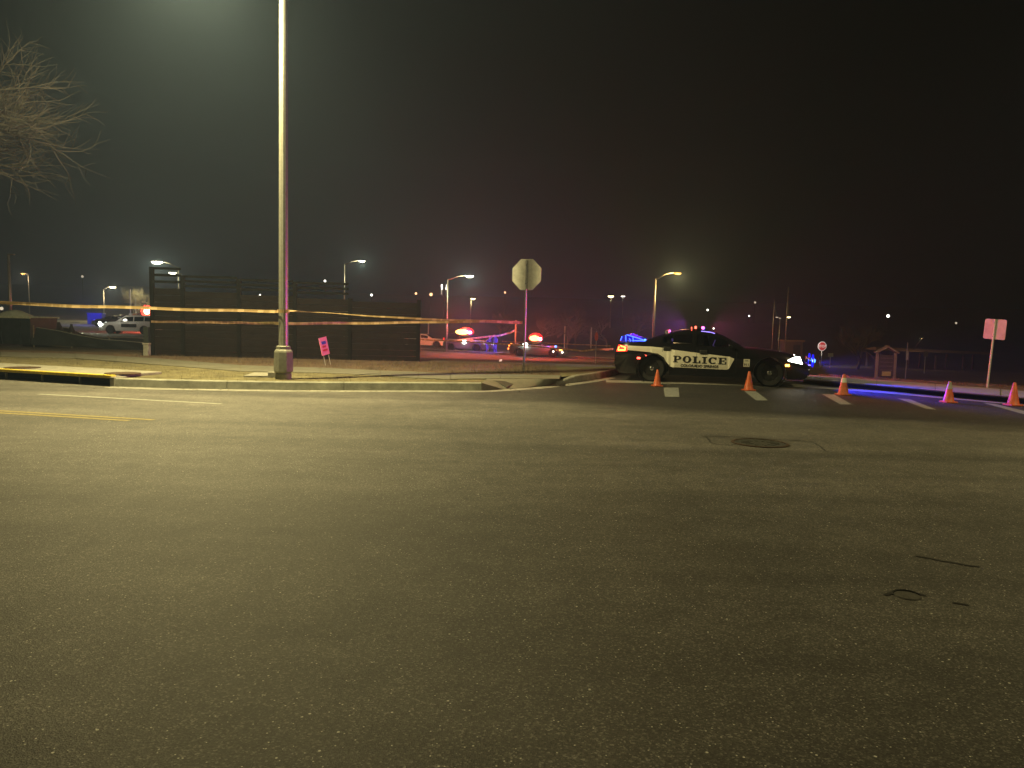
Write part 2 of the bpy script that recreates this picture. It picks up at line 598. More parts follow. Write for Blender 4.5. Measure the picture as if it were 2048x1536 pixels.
def kerb_line(name, pts, zs=None, width=.16, step=2.4, h=KZ):
    pts = resample(pts, .3)
    n = len(pts)
    bk = offset(pts, width)
    root = None
    per = int(step / .3)
    i = 0
    while i < n - 1:
        j = min(n - 1, i + per)
        if n - 1 - j < per * .4: j = n - 1
        mb = MB()
        seg = []
        for k in range(i, j + 1):
            a, b_ = pts[k].copy(), bk[k].copy()
            if k == i and i > 0:
                t = (pts[k + 1] - pts[k]).normalized() * .012; a += t; b_ += t
            hh = h if zs is None else zs(k / (n - 1))
            lean = (b_ - a).normalized() * .03
            seg += [(a.x, a.y, -.05), (a.x + lean.x, a.y + lean.y, hh - .02), (a.x + lean.x * 1.8, a.y + lean.y * 1.8, hh), (b_.x, b_.y, hh), (b_.x, b_.y, -.05)]
        c = j - i + 1
        fs = []
        for k in range(c - 1):
            for q in range(4):
                fs.append((k * 5 + q, (k + 1) * 5 + q, (k + 1) * 5 + q + 1, k * 5 + q + 1))
        fs += [(0, 1, 2, 3, 4), tuple((c - 1) * 5 + q for q in (4, 3, 2, 1, 0))]
        mb.add(seg, fs)
        if root is None:
            root = empty(name, (0, 0, 0))
            root['kind'] = 'structure'
        mb.build('kerb_stone', M['kerb'], root)
        i = j
    return root

kerb_line('kerb', kl)
# kerb ramp wings: the kerb dies down, then rises again into the return
mb = MB()
ra = resample(rampl, .12)
nra = len(ra)
inn = [G(974 + (1126 - 974) * k / (nra - 1), 757.2 + .6 * k / (nra - 1), KZ + .006) for k in range(nra)]
NR = 8
for k in range(nra):
    u = k / (nra - 1)
    hf = .012 + (KZ - .012) * (max(0, 1 - u / .24) if u < .5 else .5 * max(0, (u - .86) / .14))
    mb.v.append((ra[k].x, ra[k].y, -.05))
    for r_ in range(NR):
        t = r_ / (NR - 1)
        p_ = ra[k].lerp(inn[k], t)
        mb.v.append((p_.x, p_.y + (.02 if r_ == 0 else 0), hf + (KZ + .004 - hf) * t))
mb.f += [(k * (NR + 1) + r_, (k + 1) * (NR + 1) + r_, (k + 1) * (NR + 1) + r_ + 1, k * (NR + 1) + r_ + 1) for k in range(nra - 1) for r_ in range(NR)]
struct('kerb_ramp', mb, M['walk'])
# dark triangle laid on the ramp for the kerb's flared side
def on_ramp(px, py):
    z = .1
    for _ in range(12):
        g = G(px, py, z)
        k = min(range(nra), key=lambda i: abs(ra[i].x + (inn[i].x - ra[i].x) * .5 - g.x))
        f = (g.y - ra[k].y) / (inn[k].y - ra[k].y)
        z = .5 * z + .5 * (KZ * min(1, max(0, f)))
    return G(px, py, z + .012)
M['flare_tone'] = mat('flare_dark', (.045, .042, .034), .8, scale=12, var=.3)
tp = [on_ramp(986, 761), on_ramp(1037, 763.5), on_ramp(1014, 774)]
mb = MB()
mb.add([p + Vector((0, 0, .002)) for p in tp] + [p + Vector((0, 0, -.03)) for p in tp], [(0, 1, 2), (0, 3, 4, 1), (1, 4, 5, 2), (2, 5, 3, 0)])
tri = struct('dark_flare', mb, M['flare_tone'])
kerb_line('kerb_return', ret + [ret[-1] + end_dir * 2.0], zs=lambda u: KZ * min(1, .25 + u * 3.5))

# ---- verge on the left: ruled sheet from the kerb back to the terrain edge
left_line = [drainR - ux * 60, drainR - ux * 30, drainR - ux * 18, drainL] + kl[:-1] + rampl + ret[1:] + [ret[-1] + end_dir * 2.0]
lb = resample(left_line, .5)
bk = offset(lb, .155)
ramp_s = resample(rampl, .2)
mb = MB()
NV = 14
for p in bk:
    u = min(1, max(0, (p.x + 14) / 17))
    if p.x < -25:
        tgt = Vector((p.x - 8, 26.01, 0))
        tgt.y = max(26.01, p.y + .5)
    else:
        tgt = Vector((p.x * 1.0 - 1.0 * max(0, -p.x) * .25, 26.02, 0))
    for k in range(NV):
        s = k / (NV - 1)
        q = p.lerp(tgt, s)
        z0 = KZ - .012
        z = z0 + (gz(q.x, 26) + .01 - z0) * sstep(.25, 1, s) + (.010 * random.uniform(-1, 1) if 0 < k < NV - 1 else 0)
        near = min((Vector((q.x, q.y, 0)) - r_).length for r_ in ramp_s)
        if near < .95 and rampl[0].x + .1 < q.x < rampl[-1].x - .5: z = -.06
        mb.v.append((q.x, q.y, z))
for i in range(len(bk) - 1):
    for k in range(NV - 1):
        a = i * NV + k
        mb.f.append((a, a + NV, a + NV + 1, a + 1))
# the ramp area is left to the ramp: push the verge a little lower there
verge = struct('verge', mb, M['verge'], smooth=True)
tree_probe = None

# sidewalk slabs
sw_b = [(-400, 690), (0, 703), (150, 707), (320, 717), (480, 730), (640, 735), (760, 740.5), (836, 743), (900, 746.5), (1000, 748.5), (1122, 750.5)]
sw_f = [(-400, 702), (0, 712), (150, 716), (320, 729), (480, 742), (640, 745), (760, 750), (836, 755.5), (900, 758), (1000, 757), (1118, 757.5)]
zb = KZ + .006
B_ = [G(px, py, zb) for px, py in sw_b]
F_ = [G(px, py, zb) for px, py in sw_f]
walk = empty('sidewalk', (0, 0, 0))
walk['kind'] = 'structure'
def slabs(B_, F_, root, name, m_, step=1.6, gap=.014, th=.05):
    for i in range(len(B_) - 1):
        n = max(1, int(round(((B_[i + 1] - B_[i]).length + (F_[i + 1] - F_[i]).length) / 2 / step)))
        for k in range(n):
            a, c = k / n, (k + 1) / n
            ln = (F_[i + 1] - F_[i]).length
            g = gap / max(ln, .1)
            p = [F_[i].lerp(F_[i + 1], a + g), F_[i].lerp(F_[i + 1], c), B_[i].lerp(B_[i + 1], c), B_[i].lerp(B_[i + 1], a + g)]
            dz = random.uniform(-.003, .003)
            mb = MB()
            mb.add([(q.x, q.y, q.z + dz) for q in p] + [(q.x, q.y, q.z - th) for q in p], [(0, 1, 2, 3), (0, 4, 5, 1), (1, 5, 6, 2), (2, 6, 7, 3), (3, 7, 4, 0)])
            mb.build(name, m_, root)
slabs(B_, F_, walk, 'paving_slab', M['walk'])

# mulch / brown grass bed between sidewalk and screen wall
M['mulch'] = mat('brown_turf', (.105, .072, .045), .95, scale=1.7, var=.5, bump=1.0, bscale=22)
mb = MB()
back = [Vector((p.x * 1.12, 26.0, gz(p.x * 1.12, 26) + .03)) for p in B_[1:]]
rows = 6
for k in range(rows + 1):
    for p, q in zip(B_[1:], back):
        t = k / rows
        v = p.lerp(q, t)
        mb.v.append((v.x, v.y, (zb - .006) * (1 - t) + q.z * t))
nb_ = len(back)
for k in range(rows):
    for i in range(nb_ - 1):
        a = k * nb_ + i
        mb.f.append((a, a + 1, a + nb_ + 1, a + nb_))
struct('planting_bed', mb, M['mulch'], smooth=True)

# ---- side street running back beyond the crossing gutter
side_l = [ret[-1] + end_dir * .0, ret[-1] + end_dir * 2.0, Vector((4.4, 26.05, 0)), Vector((5.4, 40, 0)), Vector((6.5, 62, 0))]
side_r = [PB[3] + Vector((.4, .6, 0)), PB[3] + Vector((.6, 2.5, 0)), Vector((11.6, 26.05, 0)), Vector((14.0, 40, 0)), Vector((17.5, 62, 0))]
mb = MB()
for a, b_ in zip(side_l, side_r):
    for k in range(5):
        p = a.lerp(b_, k / 4)
        z = .004 if p.y < 23.5 else max(gz(p.x, max(26, p.y)), -5) + .03
        if p.y < 26: z = .002 + (gz(p.x, 26) + .03) * sstep(22, 26, p.y)
        mb.v.append((p.x, p.y, z))
for i in range(len(side_l) - 1):
    for k in range(4):
        a = i * 5 + k
        mb.f.append((a, a + 1, a + 6, a + 5))
front = [PB[0], PB[1], PB[2], PB[3]]
o0 = len(mb.v)
mb.add([(p.x, p.y, .002) for p in front], [])
mb.f.append((o0, o0 + 1, o0 + 2, o0 + 3, 4, 3, 2, 1, 0))
struct('side_street', mb, M['lot'])

# ---- right kerb, sidewalk strip and verge
kr_px = [(1606, 764), (1640, 766), (1700, 770.5), (1753, 776), (1870, 785.5), (2000, 796), (2300, 822)]
kr = [G(*p) for p in kr_px]
kerb_line('kerb_far_side', kr, h=.16)
rw_b = [(1590, 748), (1640, 751.5), (1753, 759), (1870, 768), (2000, 778), (2300, 801)]
rw_f = [(1606, 757), (1640, 759.5), (1753, 768.5), (1870, 779), (2000, 790), (2300, 815)]
zr = .165
rB = [G(a, b_, zr) for a, b_ in rw_b]
rF = [G(a, b_, zr) for a, b_ in rw_f]
walk2 = empty('sidewalk', (0, 0, 0))
walk2['kind'] = 'structure'
slabs(rB, rF, walk2, 'paving_slab', M['concrete'])
mb = MB()
ext = [rF[-1] + (rF[-1] - rF[-2]).normalized() * 40]
lineb = [p - Vector((0, .25, 0)) for p in rF] + ext
rows = 8
for k in range(rows + 1):
    t = k / rows
    for p in lineb:
        q = Vector((p.x * 1.15 + .4, 26.02, 0))
        if q.y < p.y + 1: q.y = p.y + 1
        v = p.lerp(q, t)
        z = .15 * (1 - sstep(.35, 1, t)) + (gz(v.x, 26) + .012) * sstep(.35, 1, t)
        mb.v.append((v.x, v.y, z + (random.uniform(-.01, .01) if 0 < k < rows else 0)))
nl = len(lineb)
for k in range(rows):
    for i in range(nl - 1):
        a = k * nl + i
        mb.f.append((a, a + 1, a + nl + 1, a + nl))
struct('verge_far_side', mb, M['mulch'], smooth=True)

# ---- far street with its pale kerb, and the lit parking lot on the left
fk_px = [(700, 694), (836, 700), (905, 703.5), (980, 707.5), (1050, 711.5), (1130, 715.5), (1190, 718.5), (1300, 724)]
fk = [GT(*p) for p in fk_px]
mb = MB()
fo = [p + Vector((p.x / p.y * 18, 18, 0)) for p in fk]
for row in (0, .5, 1):
    for p, q in zip(fk, fo):
        v = p.lerp(q, row)
        mb.v.append((v.x, v.y, gz(v.x, v.y) + .025))
n = len(fk)
for r_ in (0, 1):
    for i in range(n - 1):
        a = r_ * n + i
        mb.f.append((a, a + 1, a + n + 1, a + n))
struct('far_street', mb, M['lot'])
mb = MB()
fkr = resample(fk, 2.5)
for i, p in enumerate(fkr[:-1]):
    q = fkr[i + 1]
    d = (q - p)
    mb.box((p + q) / 2 + Vector((0, 0, .07)), (d.length, .45, .16), Matrix.Rotation(math.atan2(d.y, d.x), 3, 'Z'))
struct('far_kerb', mb, M['concrete'])
lot = [GT(60, 680), GT(310, 682), GT(310, 652), GT(60, 648)]
M['lot_pale'] = mat('pale_lot', (.22, .23, .18), .85, scale=.6, var=.25)
mb = MB()
a, b_, c, d = [Vector((p.x, p.y, 0)) for p in (lot[0], lot[1], at(330, 640, 118), at(-40, 640, 118))]
for i in range(9):
    for j in range(9):
        p = a.lerp(b_, j / 8).lerp(d.lerp(c, j / 8), i / 8)
        mb.v.append((p.x, p.y, gz(p.x, p.y) + .03))
for i in range(8):
    for j in range(8):
        k = i * 9 + j
        mb.f.append((k, k + 1, k + 10, k + 9))
struct('parking_lot', mb, M['lot_pale'])

# lane lines and crosswalk stripes (children of the road)
def strip(name, pa, pb, wd, m_, z=.004, parent=road):
    t = (pb - pa).normalized()
    nn = Vector((-t.y, t.x, 0)) * wd / 2
    mb = MB()
    k = max(1, int((pb - pa).length / .3))
    vs = []
    for i in range(k + 1):
        p = pa.lerp(pb, i / k)
        j = random.uniform(-.006, .006)
        vs += [p - nn * (1 + j * 10), p + nn * (1 - j * 10)]
    mb.add([(v.x, v.y, z) for v in vs], [(2 * i, 2 * i + 2, 2 * i + 3, 2 * i + 1) for i in range(k)])
    return mb.build(name, m_, parent)
wa, wb = G(78, 788.5), G(442, 808)
strip('lane_line', wa, wb, .10, M['white_line'])
ya, yb = G(-300, 806), G(268, 840)
nn = Vector((-(yb - ya).y, (yb - ya).x, 0)).normalized() * .10
strip('lane_line', ya + nn, yb + nn + (yb - ya).normalized() * .25, .10, M['yellow_line'])
strip('lane_line', ya - nn, yb - nn, .10, M['yellow_line'])
for (a0, a1, b0, b1) in (((1327, 775.5), (1357, 775.5), (1330, 794), (1359, 794)), ((1488, 782), (1512, 783), (1512, 801), (1536, 801)),
                         ((1643, 788), (1668, 789), (1681, 809), (1703, 809)), ((1795, 797), (1820, 799), (1852, 818), (1874, 820)),
                         ((1966, 806), (1990, 808), (2052, 830), (2080, 830))):
    ps = [G(*q) for q in (b0, b1, a1, a0)]
    mb = MB()
    n_ = 5
    vs = []
    for i in range(n_ + 1):
        l = ps[0].lerp(ps[3], i / n_)
        r_ = ps[1].lerp(ps[2], i / n_)
        vs += [(l.x, l.y, .004), (r_.x, r_.y, .004)]
    mb.add(vs, [(2 * i, 2 * i + 1, 2 * i + 3, 2 * i + 2) for i in range(n_)])
    mb.build('crosswalk_stripe', M['bar_paint'], road)

# ---- storm drain inlet
sd = empty('storm_drain', drainR, AX, 'long storm drain inlet with a yellow painted lip and black opening', 'drain')
Ld = 9.0
MB().box((-Ld / 2, .75, KZ + .02), (Ld, 1.3, .06)).build('slab', M['concrete'], sd, bevel=.01)
MB().box((-Ld / 2, .05, KZ + .022), (Ld, .13, .066)).build('painted_lip', M['yellow'], sd, bevel=.012)
MB().box((-Ld / 2, .55, .03), (Ld, .02, .22)).build('back_wall', M['black'], sd)
MB().box((.03, .18, .07), (.12, .42, .26)).build('end_wall', M['concrete'], sd, bevel=.012)
MB().box((-Ld / 2, .28, -.0), (Ld, .54, .012)).build('inlet_floor', M['black'], sd)
for k in range(6):
    MB().box((-.55 - 1.05 * (k + .4), .11, .07), (.035, .035, .14)).build('bar', M['base'], sd)
for px, py in ((222, 748), (8, 737)):
    p = G(px, py, KZ + .06)
    q = Matrix.Rotation(-AX, 3, 'Z') @ (p - drainR)
    ml = MB().lathe([(.36, KZ + .048), (.36, KZ + .062), (.33, KZ + .064), (.0, KZ + .064)], 28, (q.x, max(.5, q.y), 0)).build('manhole_lid', M['iron'], sd)

# ---- manhole and patch in the road, little valve box
def manhole(name, px, py, r_, label, cat):
    p = G(px, py)
    root = empty(name, p, 0, label, cat)
    if r_ < .2:
        MB().tube([((r_ + .01) * math.cos(R(t)), (r_ + .01) * math.sin(R(t)), .004) for t in range(15, 176, 20)], [.004, .007, .009, .010, .009, .008, .006, .005, .003], 6).build('rim_gap', M['rubber'], root)
        MB().lathe([(r_, .003), (r_ * .9, .006), (0, .006)], 24).build('lid', M['lid_worn'], root)
        return root
    MB().lathe([(r_ + .05, .004), (r_ + .05, .012), (r_ + .01, .014), (r_ + .01, .004)], 32, caps=False).build('frame_ring', M['iron'], root)
    mb = MB().lathe([(r_, .003), (r_, .009), (0, .009)], 32)
    for k in range(12):
        t = k * math.pi / 6
        mb.box((r_ * .6 * math.cos(t), r_ * .6 * math.sin(t), .011), (r_ * .35, .03, .006), Matrix.Rotation(t, 3, 'Z'))
    mb.build('lid', M['lid'], root)
    return root
M['lid_worn'] = mat('worn_valve_lid', (.085, .08, .07), .8, scale=40, var=.4)
M['lid'] = mat('manhole_iron', (.05, .05, .042), .6, .0, scale=20, var=.3, bump=.4, bscale=70)
manhole('manhole_cover', 1520, 887, .33, 'round iron manhole cover in the road before the crosswalk', 'manhole cover')
manhole('valve_cover', 1815, 1192, .075, 'small dark valve cover set low in the bare asphalt', 'valve cover')
M['seal'] = mat('crack_sealant', (.028, .026, .024), .6, var=.3)
for seq in ([(1410, 872), (1424, 888), (1448, 891), (1472, 890)], [(1408, 873), (1470, 874), (1560, 880), (1622, 883)], [(1622, 883), (1640, 893), (1655, 904)],
            [(1830, 1112), (1880, 1122), (1960, 1134)], [(1772, 1190), (1790, 1184), (1820, 1183), (1852, 1194)], [(1906, 1207), (1935, 1212)]):
    pts = resample([G(*q) for q in seq], .08)
    pts = [p + Vector((random.uniform(-.02, .02), random.uniform(-.02, .02), 0)) for p in pts]
    wd = .009 + .006 * random.random()
    o_ = struct('sealed_crack', ribbon(offset(pts, -wd), offset(pts, wd), .004, .004), M['seal'], road)

# ---- dry grass blades on the verge
mb = MB()
def blade(x, y, z, h, wd):
    a = random.uniform(0, 6.28)
    dx, dy = math.cos(a) * wd, math.sin(a) * wd
    bx, by = random.gauss(0, h * .5), random.gauss(0, h * .5)
    mb.add([(x - dx, y - dy, z), (x + dx, y + dy, z), (x + bx, y + by, z + h)], [(0, 1, 2)])
def in_tri_walk(p):
    # inside the sidewalk strip?
    for i in range(len(B_) - 1):
        if min(F_[i].x, B_[i].x) - .2 <= p.x <= max(F_[i + 1].x, B_[i + 1].x):
            t = (p.x - F_[i].x) / max(1e-6, F_[i + 1].x - F_[i].x)
            if 0 <= t <= 1:
                yf = F_[i].y + (F_[i + 1].y - F_[i].y) * t
                t2 = min(1, max(0, (p.x - B_[i].x) / max(1e-6, B_[i + 1].x - B_[i].x)))
                yb_ = B_[i].y + (B_[i + 1].y - B_[i].y) * t2
                if yf - .02 < p.y < yb_ + .02: return 0
                if p.y <= yf: return 1
                return 2
    return -1
kfoot = resample(left_line[3:], .1)
kx = [p.x for p in kfoot]
mb2 = MB()
rs = random.Random(3)
for _ in range(26000):
    x = rs.uniform(-17, 2.2)
    y = rs.uniform(14.5, 24.4)
    j = min(range(0, len(kx), 4), key=lambda i: abs(kx[i] - x))
    if y < kfoot[j].y + .19: continue
    if x < drainR.x + .4 and y < kfoot[j].y + 1.5: continue
    s = in_tri_walk(Vector((x, y, 0)))
    if s in (0, -1): continue
    if x > -.9 and s == 1: continue
    if s == 1:
        blade(x, y, KZ - .02, rs.uniform(.02, .06), .004)
    else:
        m0, mb = mb, mb2
        blade(x, y, KZ - .01, rs.uniform(.03, .09), .005)
        mb = m0
tag(mb.build('dry_grass', M['blade']), 'short yellow dead grass growing behind the left kerb', kind='stuff')
M['blade2'] = mat('brown_grass_blade', (.14, .10, .055), .9, scale=1.3, var=.45)
tag(mb2.build('brown_grass', M['blade2']), 'brown winter grass between the sidewalk and the dark wall', kind='stuff')
mb = MB()
for _ in range(9000):
    px = rs.uniform(1640, 2150)
    p = at(px, 700, rs.uniform(20, 26))
    yl = np.interp(p.x, [q.x for q in rB], [q.y for q in rB])
    if p.y < yl + .1: continue
    t = (p.y - yl) / (26 - yl)
    z = .15 * (1 - sstep(.25, 1, t)) + (gz(p.x, 26)) * sstep(.25, 1, t)
    blade(p.x, p.y, z - .02, rs.uniform(.03, .09), .006)
tag(mb.build('brown_grass', M['blade2']), 'brown grass behind the right hand sidewalk', kind='stuff')

mb = MB()
gl = resample(left_line[3:], .2)
for _ in range(420):
    p = rs.choice(gl)
    d_ = abs(rs.gauss(0, .35))
    x, y = p.x + rs.gauss(0, .15), p.y - .05 - d_
    if rs.random() < .3: y = p.y + rs.uniform(.2, 3.0)
    z = .008 if y < p.y - .04 else KZ + .012
    if p.x > rampl[0].x and y > p.y - .04: continue
    if x < drainR.x and y > p.y - .04: continue
    a_ = rs.uniform(0, 6.28); l_ = rs.uniform(.012, .035)
    ca, sa = math.cos(a_) * l_, math.sin(a_) * l_
    mb.add([(x - ca, y - sa, z), (x + sa * .5, y - ca * .5, z + rs.uniform(0, .012)), (x + ca, y + sa, z + rs.uniform(0, .01)), (x - sa * .5, y + ca * .5, z + rs.uniform(0, .012))], [(0, 1, 2, 3)])
M['leaf'] = mat('dead_leaf', (.13, .085, .04), .8, scale=3, var=.5)
tag(mb.build('leaf_litter', M['leaf']), 'scattered dead leaves and grit along the left gutter', kind='stuff')

# ================================================================== SCREEN WALL with open rails on top
wl = G(300, 705, .27)
wr = G(836, 722, .17)
wl.y += .2
dW = wr - wl
wyaw = math.atan2(dW.y, dW.x)
Lw = math.hypot(dW.x, dW.y)
wall = empty('screen_wall', (wl.x, wl.y, .1), wyaw, 'long dark boarded wall with open rails on top behind the light pole', 'wall')
nb = 5
bays = [.95, 1.75, 1.75, 1.75, Lw - 6.2]
ztop = [2.30, 2.22, 2.16, 2.10, 2.04]
nboard = 10
for i in range(nb):
    bay = bays[i]
    bx0 = sum(bays[:i])
    hb = (ztop[i] - .12) / nboard
    for k in range(nboard):
        MB().box((bx0 + bay / 2, random.uniform(-.006, .006), .02 + hb * (k + .5)), (bay - .1, .05, hb - .007), Matrix.Rotation(random.uniform(-.0015, .0015), 3, 'Y')).build('board', M['board'], wall)
    hp = {0: 2.86, 1: 2.62, 2: 2.56, 3: 2.52, 4: 2.03}[i]
    MB().box((bx0, -.0, hp / 2 - .05), (.12, .12, hp + .1)).build('post', M['board_post'], wall)
    if i < 4:
        for k in range(3):
            z = ztop[i] - .02 + (hp - ztop[i]) * (k + .6) / 2.7
            MB().box((bx0 + bay / 2, .0, z), (bay - .12, .04, .075)).build('rail', M['board_post'], wall)
MB().box((Lw, 0, .97), (.12, .12, 2.15)).build('post', M['board_post'], wall)
p = at(297, 693, wl.y - .15)
pb_ = empty('concrete_block', (p.x - .05, p.y, .1), wyaw, 'pale concrete footing block at the left end of the dark wall', 'block')
MB().box((0, 0, .2), (.17, .2, .42)).build('block', M['kerb'], pb_, bevel=.02)
MB().box((0, 0, .44), (.2, .23, .05)).build('cap', M['concrete'], pb_, bevel=.01)
MB().box((0, 0, .72), (.15, .16, .5)).build('shaft', M['steel_dark'], pb_)

# ================================================================== STREET LIGHT (the big pole)
bp_ = G(567, 757, KZ)
pole = empty('street_light', bp_, 0, 'tall steel light pole on the left verge with a boxy base', 'street light')
HP = 9.0
lamp_pos = Vector((-6.5, 15.7, 9.3))
MB().lathe([(.17, -.06), (.17, .10), (.15, .12)], 20).build('footing', M['kerb'], pole, 'auto')
oct_ = lambda r_, z: [(r_, z)]
bx = MB()
def octring(r_, z):
    return [(r_ * math.cos(t), r_ * math.sin(t), z) for t in (R(22.5 + 45 * k + 12) for k in range(8))]
prof = [(.17, .12), (.215, .16), (.215, .20), (.205, .58), (.19, .62), (.16, .64), (.16, .70), (.13, .72)]
vs = [v for r_, z in prof for v in octring(r_, z)]
bx.add(vs, [(i * 8 + k, i * 8 + (k + 1) % 8, (i + 1) * 8 + (k + 1) % 8, (i + 1) * 8 + k) for i in range(len(prof) - 1) for k in range(8)] + [tuple(range((len(prof) - 1) * 8, len(prof) * 8))])
bx.build('transformer_base', M['base'], pole)
nfl = 24
sh = MB()
vs = []
zs = [.70, 2, 4, 6, HP]
for z in zs:
    r_ = .104 - .024 * z / HP
    for k in range(nfl):
        t = 2 * math.pi * k / nfl
        rr = r_ * (1 if k % 2 else .955)
        vs.append((rr * math.cos(t), rr * math.sin(t), z))
sh.add(vs, [(i * nfl + k, i * nfl + (k + 1) % nfl, (i + 1) * nfl + (k + 1) % nfl, (i + 1) * nfl + k) for i in range(len(zs) - 1) for k in range(nfl)])
sh.build('shaft', M['galv'], pole)
lp = lamp_pos - bp_
MB().tube([(0, 0, HP - .3), lp * .35 + Vector((0, 0, HP * .65 + .25)), (lp.x * .85, lp.y * .85, lp.z + .12)], [.05, .045, .035], 10).build('arm', M['galv'], pole, True)
hd = MB().lathe([(.0, .16), (.12, .15), (.22, .07), (.24, .0)], 20, (lp.x, lp.y, lp.z - .02), caps=False).build('lamp_head', M['base'], pole, True)
MB().lathe([(.2, 0), (.16, -.03), (0, -.04)], 20, (lp.x, lp.y, lp.z - .0), caps=False).build('lens', G_LAMPW, hd)
lamp('street_light_lamp', 'POINT', (lp.x, lp.y, lp.z - .18), 4600, LAMPC, pole, .12)
lamp('street_light_beam', 'SPOT', (lp.x, lp.y, lp.z - .18), 8300, LAMPC, pole, .12, (.03, .13, -1), R(136), 1.0)
# handhole pad and bit of broken kerb next to the pole
q = [G(*a, KZ + .02) for a in ((487, 752), (548, 752.5), (558, 745.5), (508, 745))]
pd = MB()
pd.add([(v.x, v.y, KZ + .025) for v in q] + [(v.x, v.y, KZ - .06) for v in q], [(0, 1, 2, 3), (0, 4, 5, 1), (1, 5, 6, 2), (2, 6, 7, 3), (3, 7, 4, 0)])
tag(pd.build('utility_pad', M['concrete']), 'flat concrete utility pad at the foot of the tall light pole', 'pad')
q = G(545, 754, KZ)
blk = MB().box((q.x, q.y, KZ + .05), (.2, .14, .13), Matrix.Rotation(.3, 3, 'Z'))
tag(blk.build('broken_block', M['concrete'], bevel=.015), 'small broken concrete lump on the pad by the pole foot', 'block')

# second street light across the road, out of the picture to the right: it lights the near lanes
p2 = Vector((16.5, 5.0, 0))
s2 = empty('street_light', p2, 0, 'tall steel light pole beside the near lanes outside the picture', 'street light')
MB().tube([(0, 0, 0), (0, 0, 9)], [.11, .08], 12).build('shaft', M['galv'], s2, True)
MB().tube([(0, 0, 8.8), (-1.0, 2.0, 9.4), (-1.8, 4.4, 9.5)], [.05, .045, .035], 8).build('arm', M['galv'], s2, True)
h2 = MB().lathe([(.0, .16), (.12, .15), (.22, .07), (.24, .0)], 20, (-1.9, 4.6, 9.4), caps=False).build('lamp_head', M['base'], s2, True)
MB().lathe([(.2, 0), (.16, -.03), (0, -.04)], 20, (-1.9, 4.6, 9.42), caps=False).build('lens', G_LAMPW, h2)
lamp('street_light_beam', 'SPOT', (-1.9, 4.6, 9.2), 4000, LAMPC, s2, .12, (-.12, .12, -1), R(152), 1.0)

# ================================================================== SIGNS
def text_mesh(txt, size, offs=0.0):
    cu = bpy.data.curves.new('lettering', 'FONT')
    cu.body = txt
    cu.size = size
    cu.offset = offs
    cu.align_x = 'CENTER'
    cu.resolution_u = 3
    o = bpy.data.objects.new('lettering', cu)
    COL.objects.link(o)
    dg = bpy.context.evaluated_depsgraph_get()
    me = bpy.data.meshes.new_from_object(o.evaluated_get(dg))
    vs = [v.co.copy() for v in me.vertices]
    fs = [tuple(p.vertices) for p in me.polygons]
    bpy.data.objects.remove(o)
    bpy.data.meshes.remove(me)
    bpy.data.curves.remove(cu)
    return vs, fs

def octagon(r_):
    return [(r_ / math.cos(R(22.5)) * math.cos(R(22.5 + 45 * k)), r_ / math.cos(R(22.5)) * math.sin(R(22.5 + 45 * k))) for k in range(8)]

def plate(mb, poly, y0, y1, zc):
    n = len(poly)
    mb.add([(a, y0, zc + b) for a, b in poly] + [(a, y1, zc + b) for a, b in poly], [tuple(range(n)), tuple(reversed(range(n, 2 * n)))] + [(i, n + i, n + (i + 1) % n, (i + 1) % n) for i in range(n)])
    return mb

def stop_sign(loc, rz, hz, rad, label, post_h, face_lit=None, lean=0):
    root = empty('stop_sign', loc, rz, label, 'stop sign')
    # local -y is the printed face
    pm = MB()
    pm.tube([(0, .032, 0), (0, .032, post_h)], .027, 14)
    pm.build('post', M['post'], root)
    pl = plate(MB(), octagon(rad), 0, .004, hz).build('plate', M['alum'], root)
    plate(MB(), octagon(rad * .985), -.003, -.001, hz).build('border', face_lit or M['white_face'], pl)
    plate(MB(), octagon(rad * .87), -.006, -.004, hz).build('face', M['red_face'], pl)  # face shrunk so the white border carries the sign's overexposed glare
    vs, fs = text_mesh('STOP', rad * .78, .012 * rad)
    tm = MB()
    tm.add([(v.x, -.008, hz + v.y - rad * .26) for v in vs], fs)
    tm.build('lettering', face_lit or M['white_face'], pl)
    for dz in (-rad * .6, rad * .6):
        MB().lathe([(.014, .045), (.014, .06)], 8, (0, 0, hz + dz), 'y').build('bolt', M['chrome'], root)
    return root

sp = G(1048.5, 742, .2)
top = at(1050, 518, sp.y)
cz = (top.z + at(1050, 580, sp.y).z) / 2 - sp.z
stop_sign(sp, R(158), cz, (top.z - at(1050, 580, sp.y).z) / 2, 'grey back of a stop sign on a thin post beside the ramp', top.z - sp.z - .04)
# far stop sign facing the camera
p = GT(1642, 733)
p = at(1642, 733, 62); p.z = gz(p.x, 62)
c1, c2 = at(1644, 683.5, 62), at(1644, 701.5, 62)
fs_ = stop_sign(p, R(8), (c1.z + c2.z) / 2 - p.z, (c1.z - c2.z) / 2, 'red stop sign facing the road beyond the police car bonnet', c1.z - p.z)

